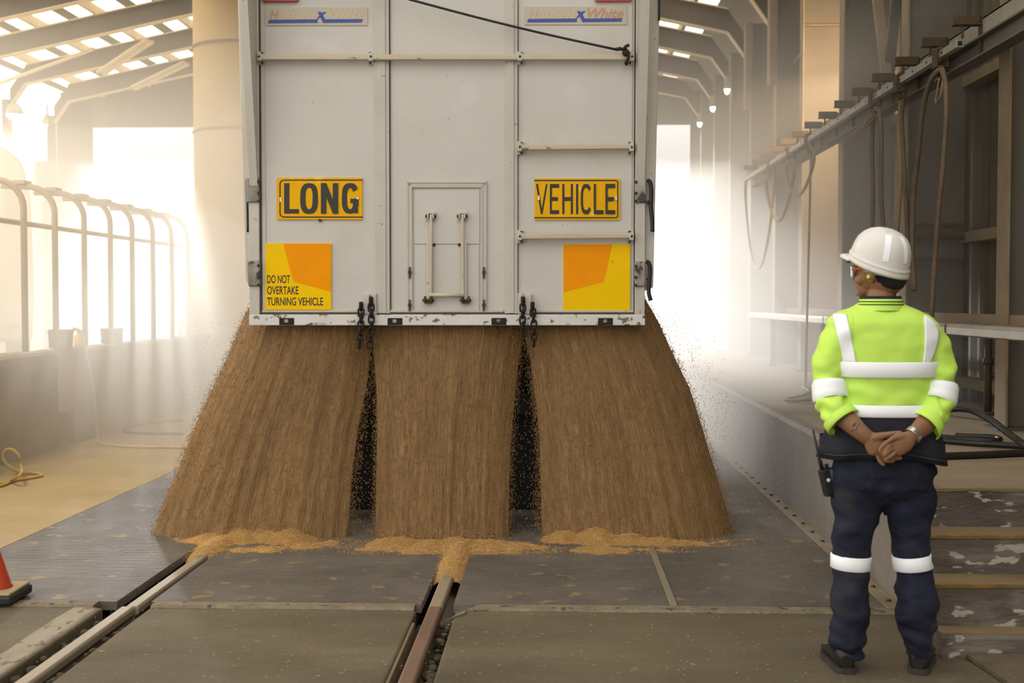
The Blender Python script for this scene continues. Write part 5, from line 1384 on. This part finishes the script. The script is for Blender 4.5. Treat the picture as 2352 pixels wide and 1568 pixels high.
# guard rail along the platform
gr = empty('guard_rail', (2.72, 6.2, PZ)); Lg = 17.0 - 6.2
m = MB(); m.loft([[(-.035, y, .635), (-.060, y, .645), (-.060, y, .690), (-.040, y, .712), (.0, y, .715), (.0, y, .640)] for y in (0, Lg)], True, False); m.build('front_beam', M['galv'], gr)
m = MB(); m.box((.30, .0, .700), (.335, Lg - 1, .775)); m.box((.27, 0, .700), (.335, Lg - 1, .708)); m.build('back_beam', M['steeldust'], gr)
for y in (1.0, 3.4, 6.85, 9.9):
    m = MB(); m.box((.10, y - .035, .0), (.17, y + .035, .66)); m.box((-.02, y - .04, .645), (.31, y + .04, .700)); m.build('post', M['steel'], gr)
m = MB()
for y in (2.2, 6.0): m.box((-.064, y, .636), (-.058, y + .02, .71))
m.build('joint', M['steel'], gr)
tag(gr, 'low steel guard rail with two beams along the platform behind the worker', 'guard rail')
# standpipe with valve under the rail
spx = at_z(2238, 878, PZ + .15); st = empty('stand_pipe', (3.28, 9.35, PZ + .004))
m = MB(); m.tube([(0, 0, 0), (0, 0, .66)], .028, 12); m.lathe((0, 0, 0), [(.06, 0), (.06, .02), (.03, .025)], 14); m.lathe((0, 0, .38), [(.04, 0), (.04, .05)], 12); m.build('pipe', M['steel'], st)
m = MB(); m.tube([(0, 0, .30), (.10, -.02, .30)], .018, 8); m.lathe((.11, -.02, .30), [(.045, -.008), (.045, .008)], 16, 'x'); m.build('valve', M['rust'], st)
tag(st, 'brown stand pipe with a small valve beside the second column', 'pipe')

# black hoses on the platform
q = lambda px, py, h=0.0: Vector((*at_z(px, py, PZ + .024 + h).xy, PZ + .024 + h))
def hq(px, py, d): return at_y(px, py, d)
hose([hq(2120, 965, 7.6), hq(2150, 946, 7.55), hq(2190, 939, 7.5), hq(2230, 942, 7.4), hq(2275, 964, 7.2), hq(2315, 994, 7.0), hq(2352, 1022, 6.85), hq(2400, 1060, 6.75)], .020, 'hoseblack', 'thick black hose arching up from behind the worker over the platform')
hose([q(2110, 1001), q(2170, 1004), q(2230, 1010), q(2285, 1012), q(2297, 1008), q(2280, 1004), q(2230, 1002), q(2195, 1000)], .018, 'hoseblack', 'black hose lying in a flat closed bend on the platform', n=8)
hose([q(2100, 1008), q(2170, 1012), q(2240, 1018), q(2310, 1022), q(2400, 1028)], .018, 'hoseblack', 'black hose lying straight on the platform, upper of two')
hose([q(2100, 1050), q(2175, 1047), q(2260, 1044), q(2352, 1040), q(2420, 1038)], .020, 'hoseblack', 'black hose lying straight on the platform, lower of two')

# ------------------------------------------------------------------ dust hanging in the hall
def dust(z0, z1, den, label):
    hz = bpy.data.materials.new('hanging grain dust'); hz.use_nodes = True; n_ = hz.node_tree; n_.nodes.remove(n_.nodes['Principled BSDF'])
    v_ = n_.nodes.new('ShaderNodeVolumeScatter'); v_.inputs['Color'].default_value = (1.0, .97, .92, 1); v_.inputs['Density'].default_value = den; v_.inputs['Anisotropy'].default_value = .5
    n_.links.new(v_.outputs[0], n_.node_tree.nodes['Material Output'].inputs['Volume'] if hasattr(n_, 'node_tree') else n_.nodes['Material Output'].inputs['Volume'])
    m = MB(); m.box((-10.45, 9.4, z0), (3.58, GY1 - .05, z1)); tag(m.build('dust_haze', hz), label, 'dust', kind='stuff')
dust(.02, 3.95, .12, 'pale backlit grain dust hanging in the far hall')
def puff(c, r, den, label):
    hz = bpy.data.materials['hanging grain dust'].copy(); [n for n in hz.node_tree.nodes if n.type == 'VOLUME_SCATTER'][0].inputs['Density'].default_value = den
    m = MB(); m.sphere(c, r, 40, 24); tag(m.build('dust_cloud', hz), label, 'dust', kind='stuff')
puff((-6.0, 14.2, 1.0), (3.0, 5.2, 2.1), .14, 'thick pale dust cloud over the low left wall')
puff((1.3, 14.0, .8), (1.2, 5.0, 1.3), .07, 'pale dust cloud drifting along the platform edge right of the grain')
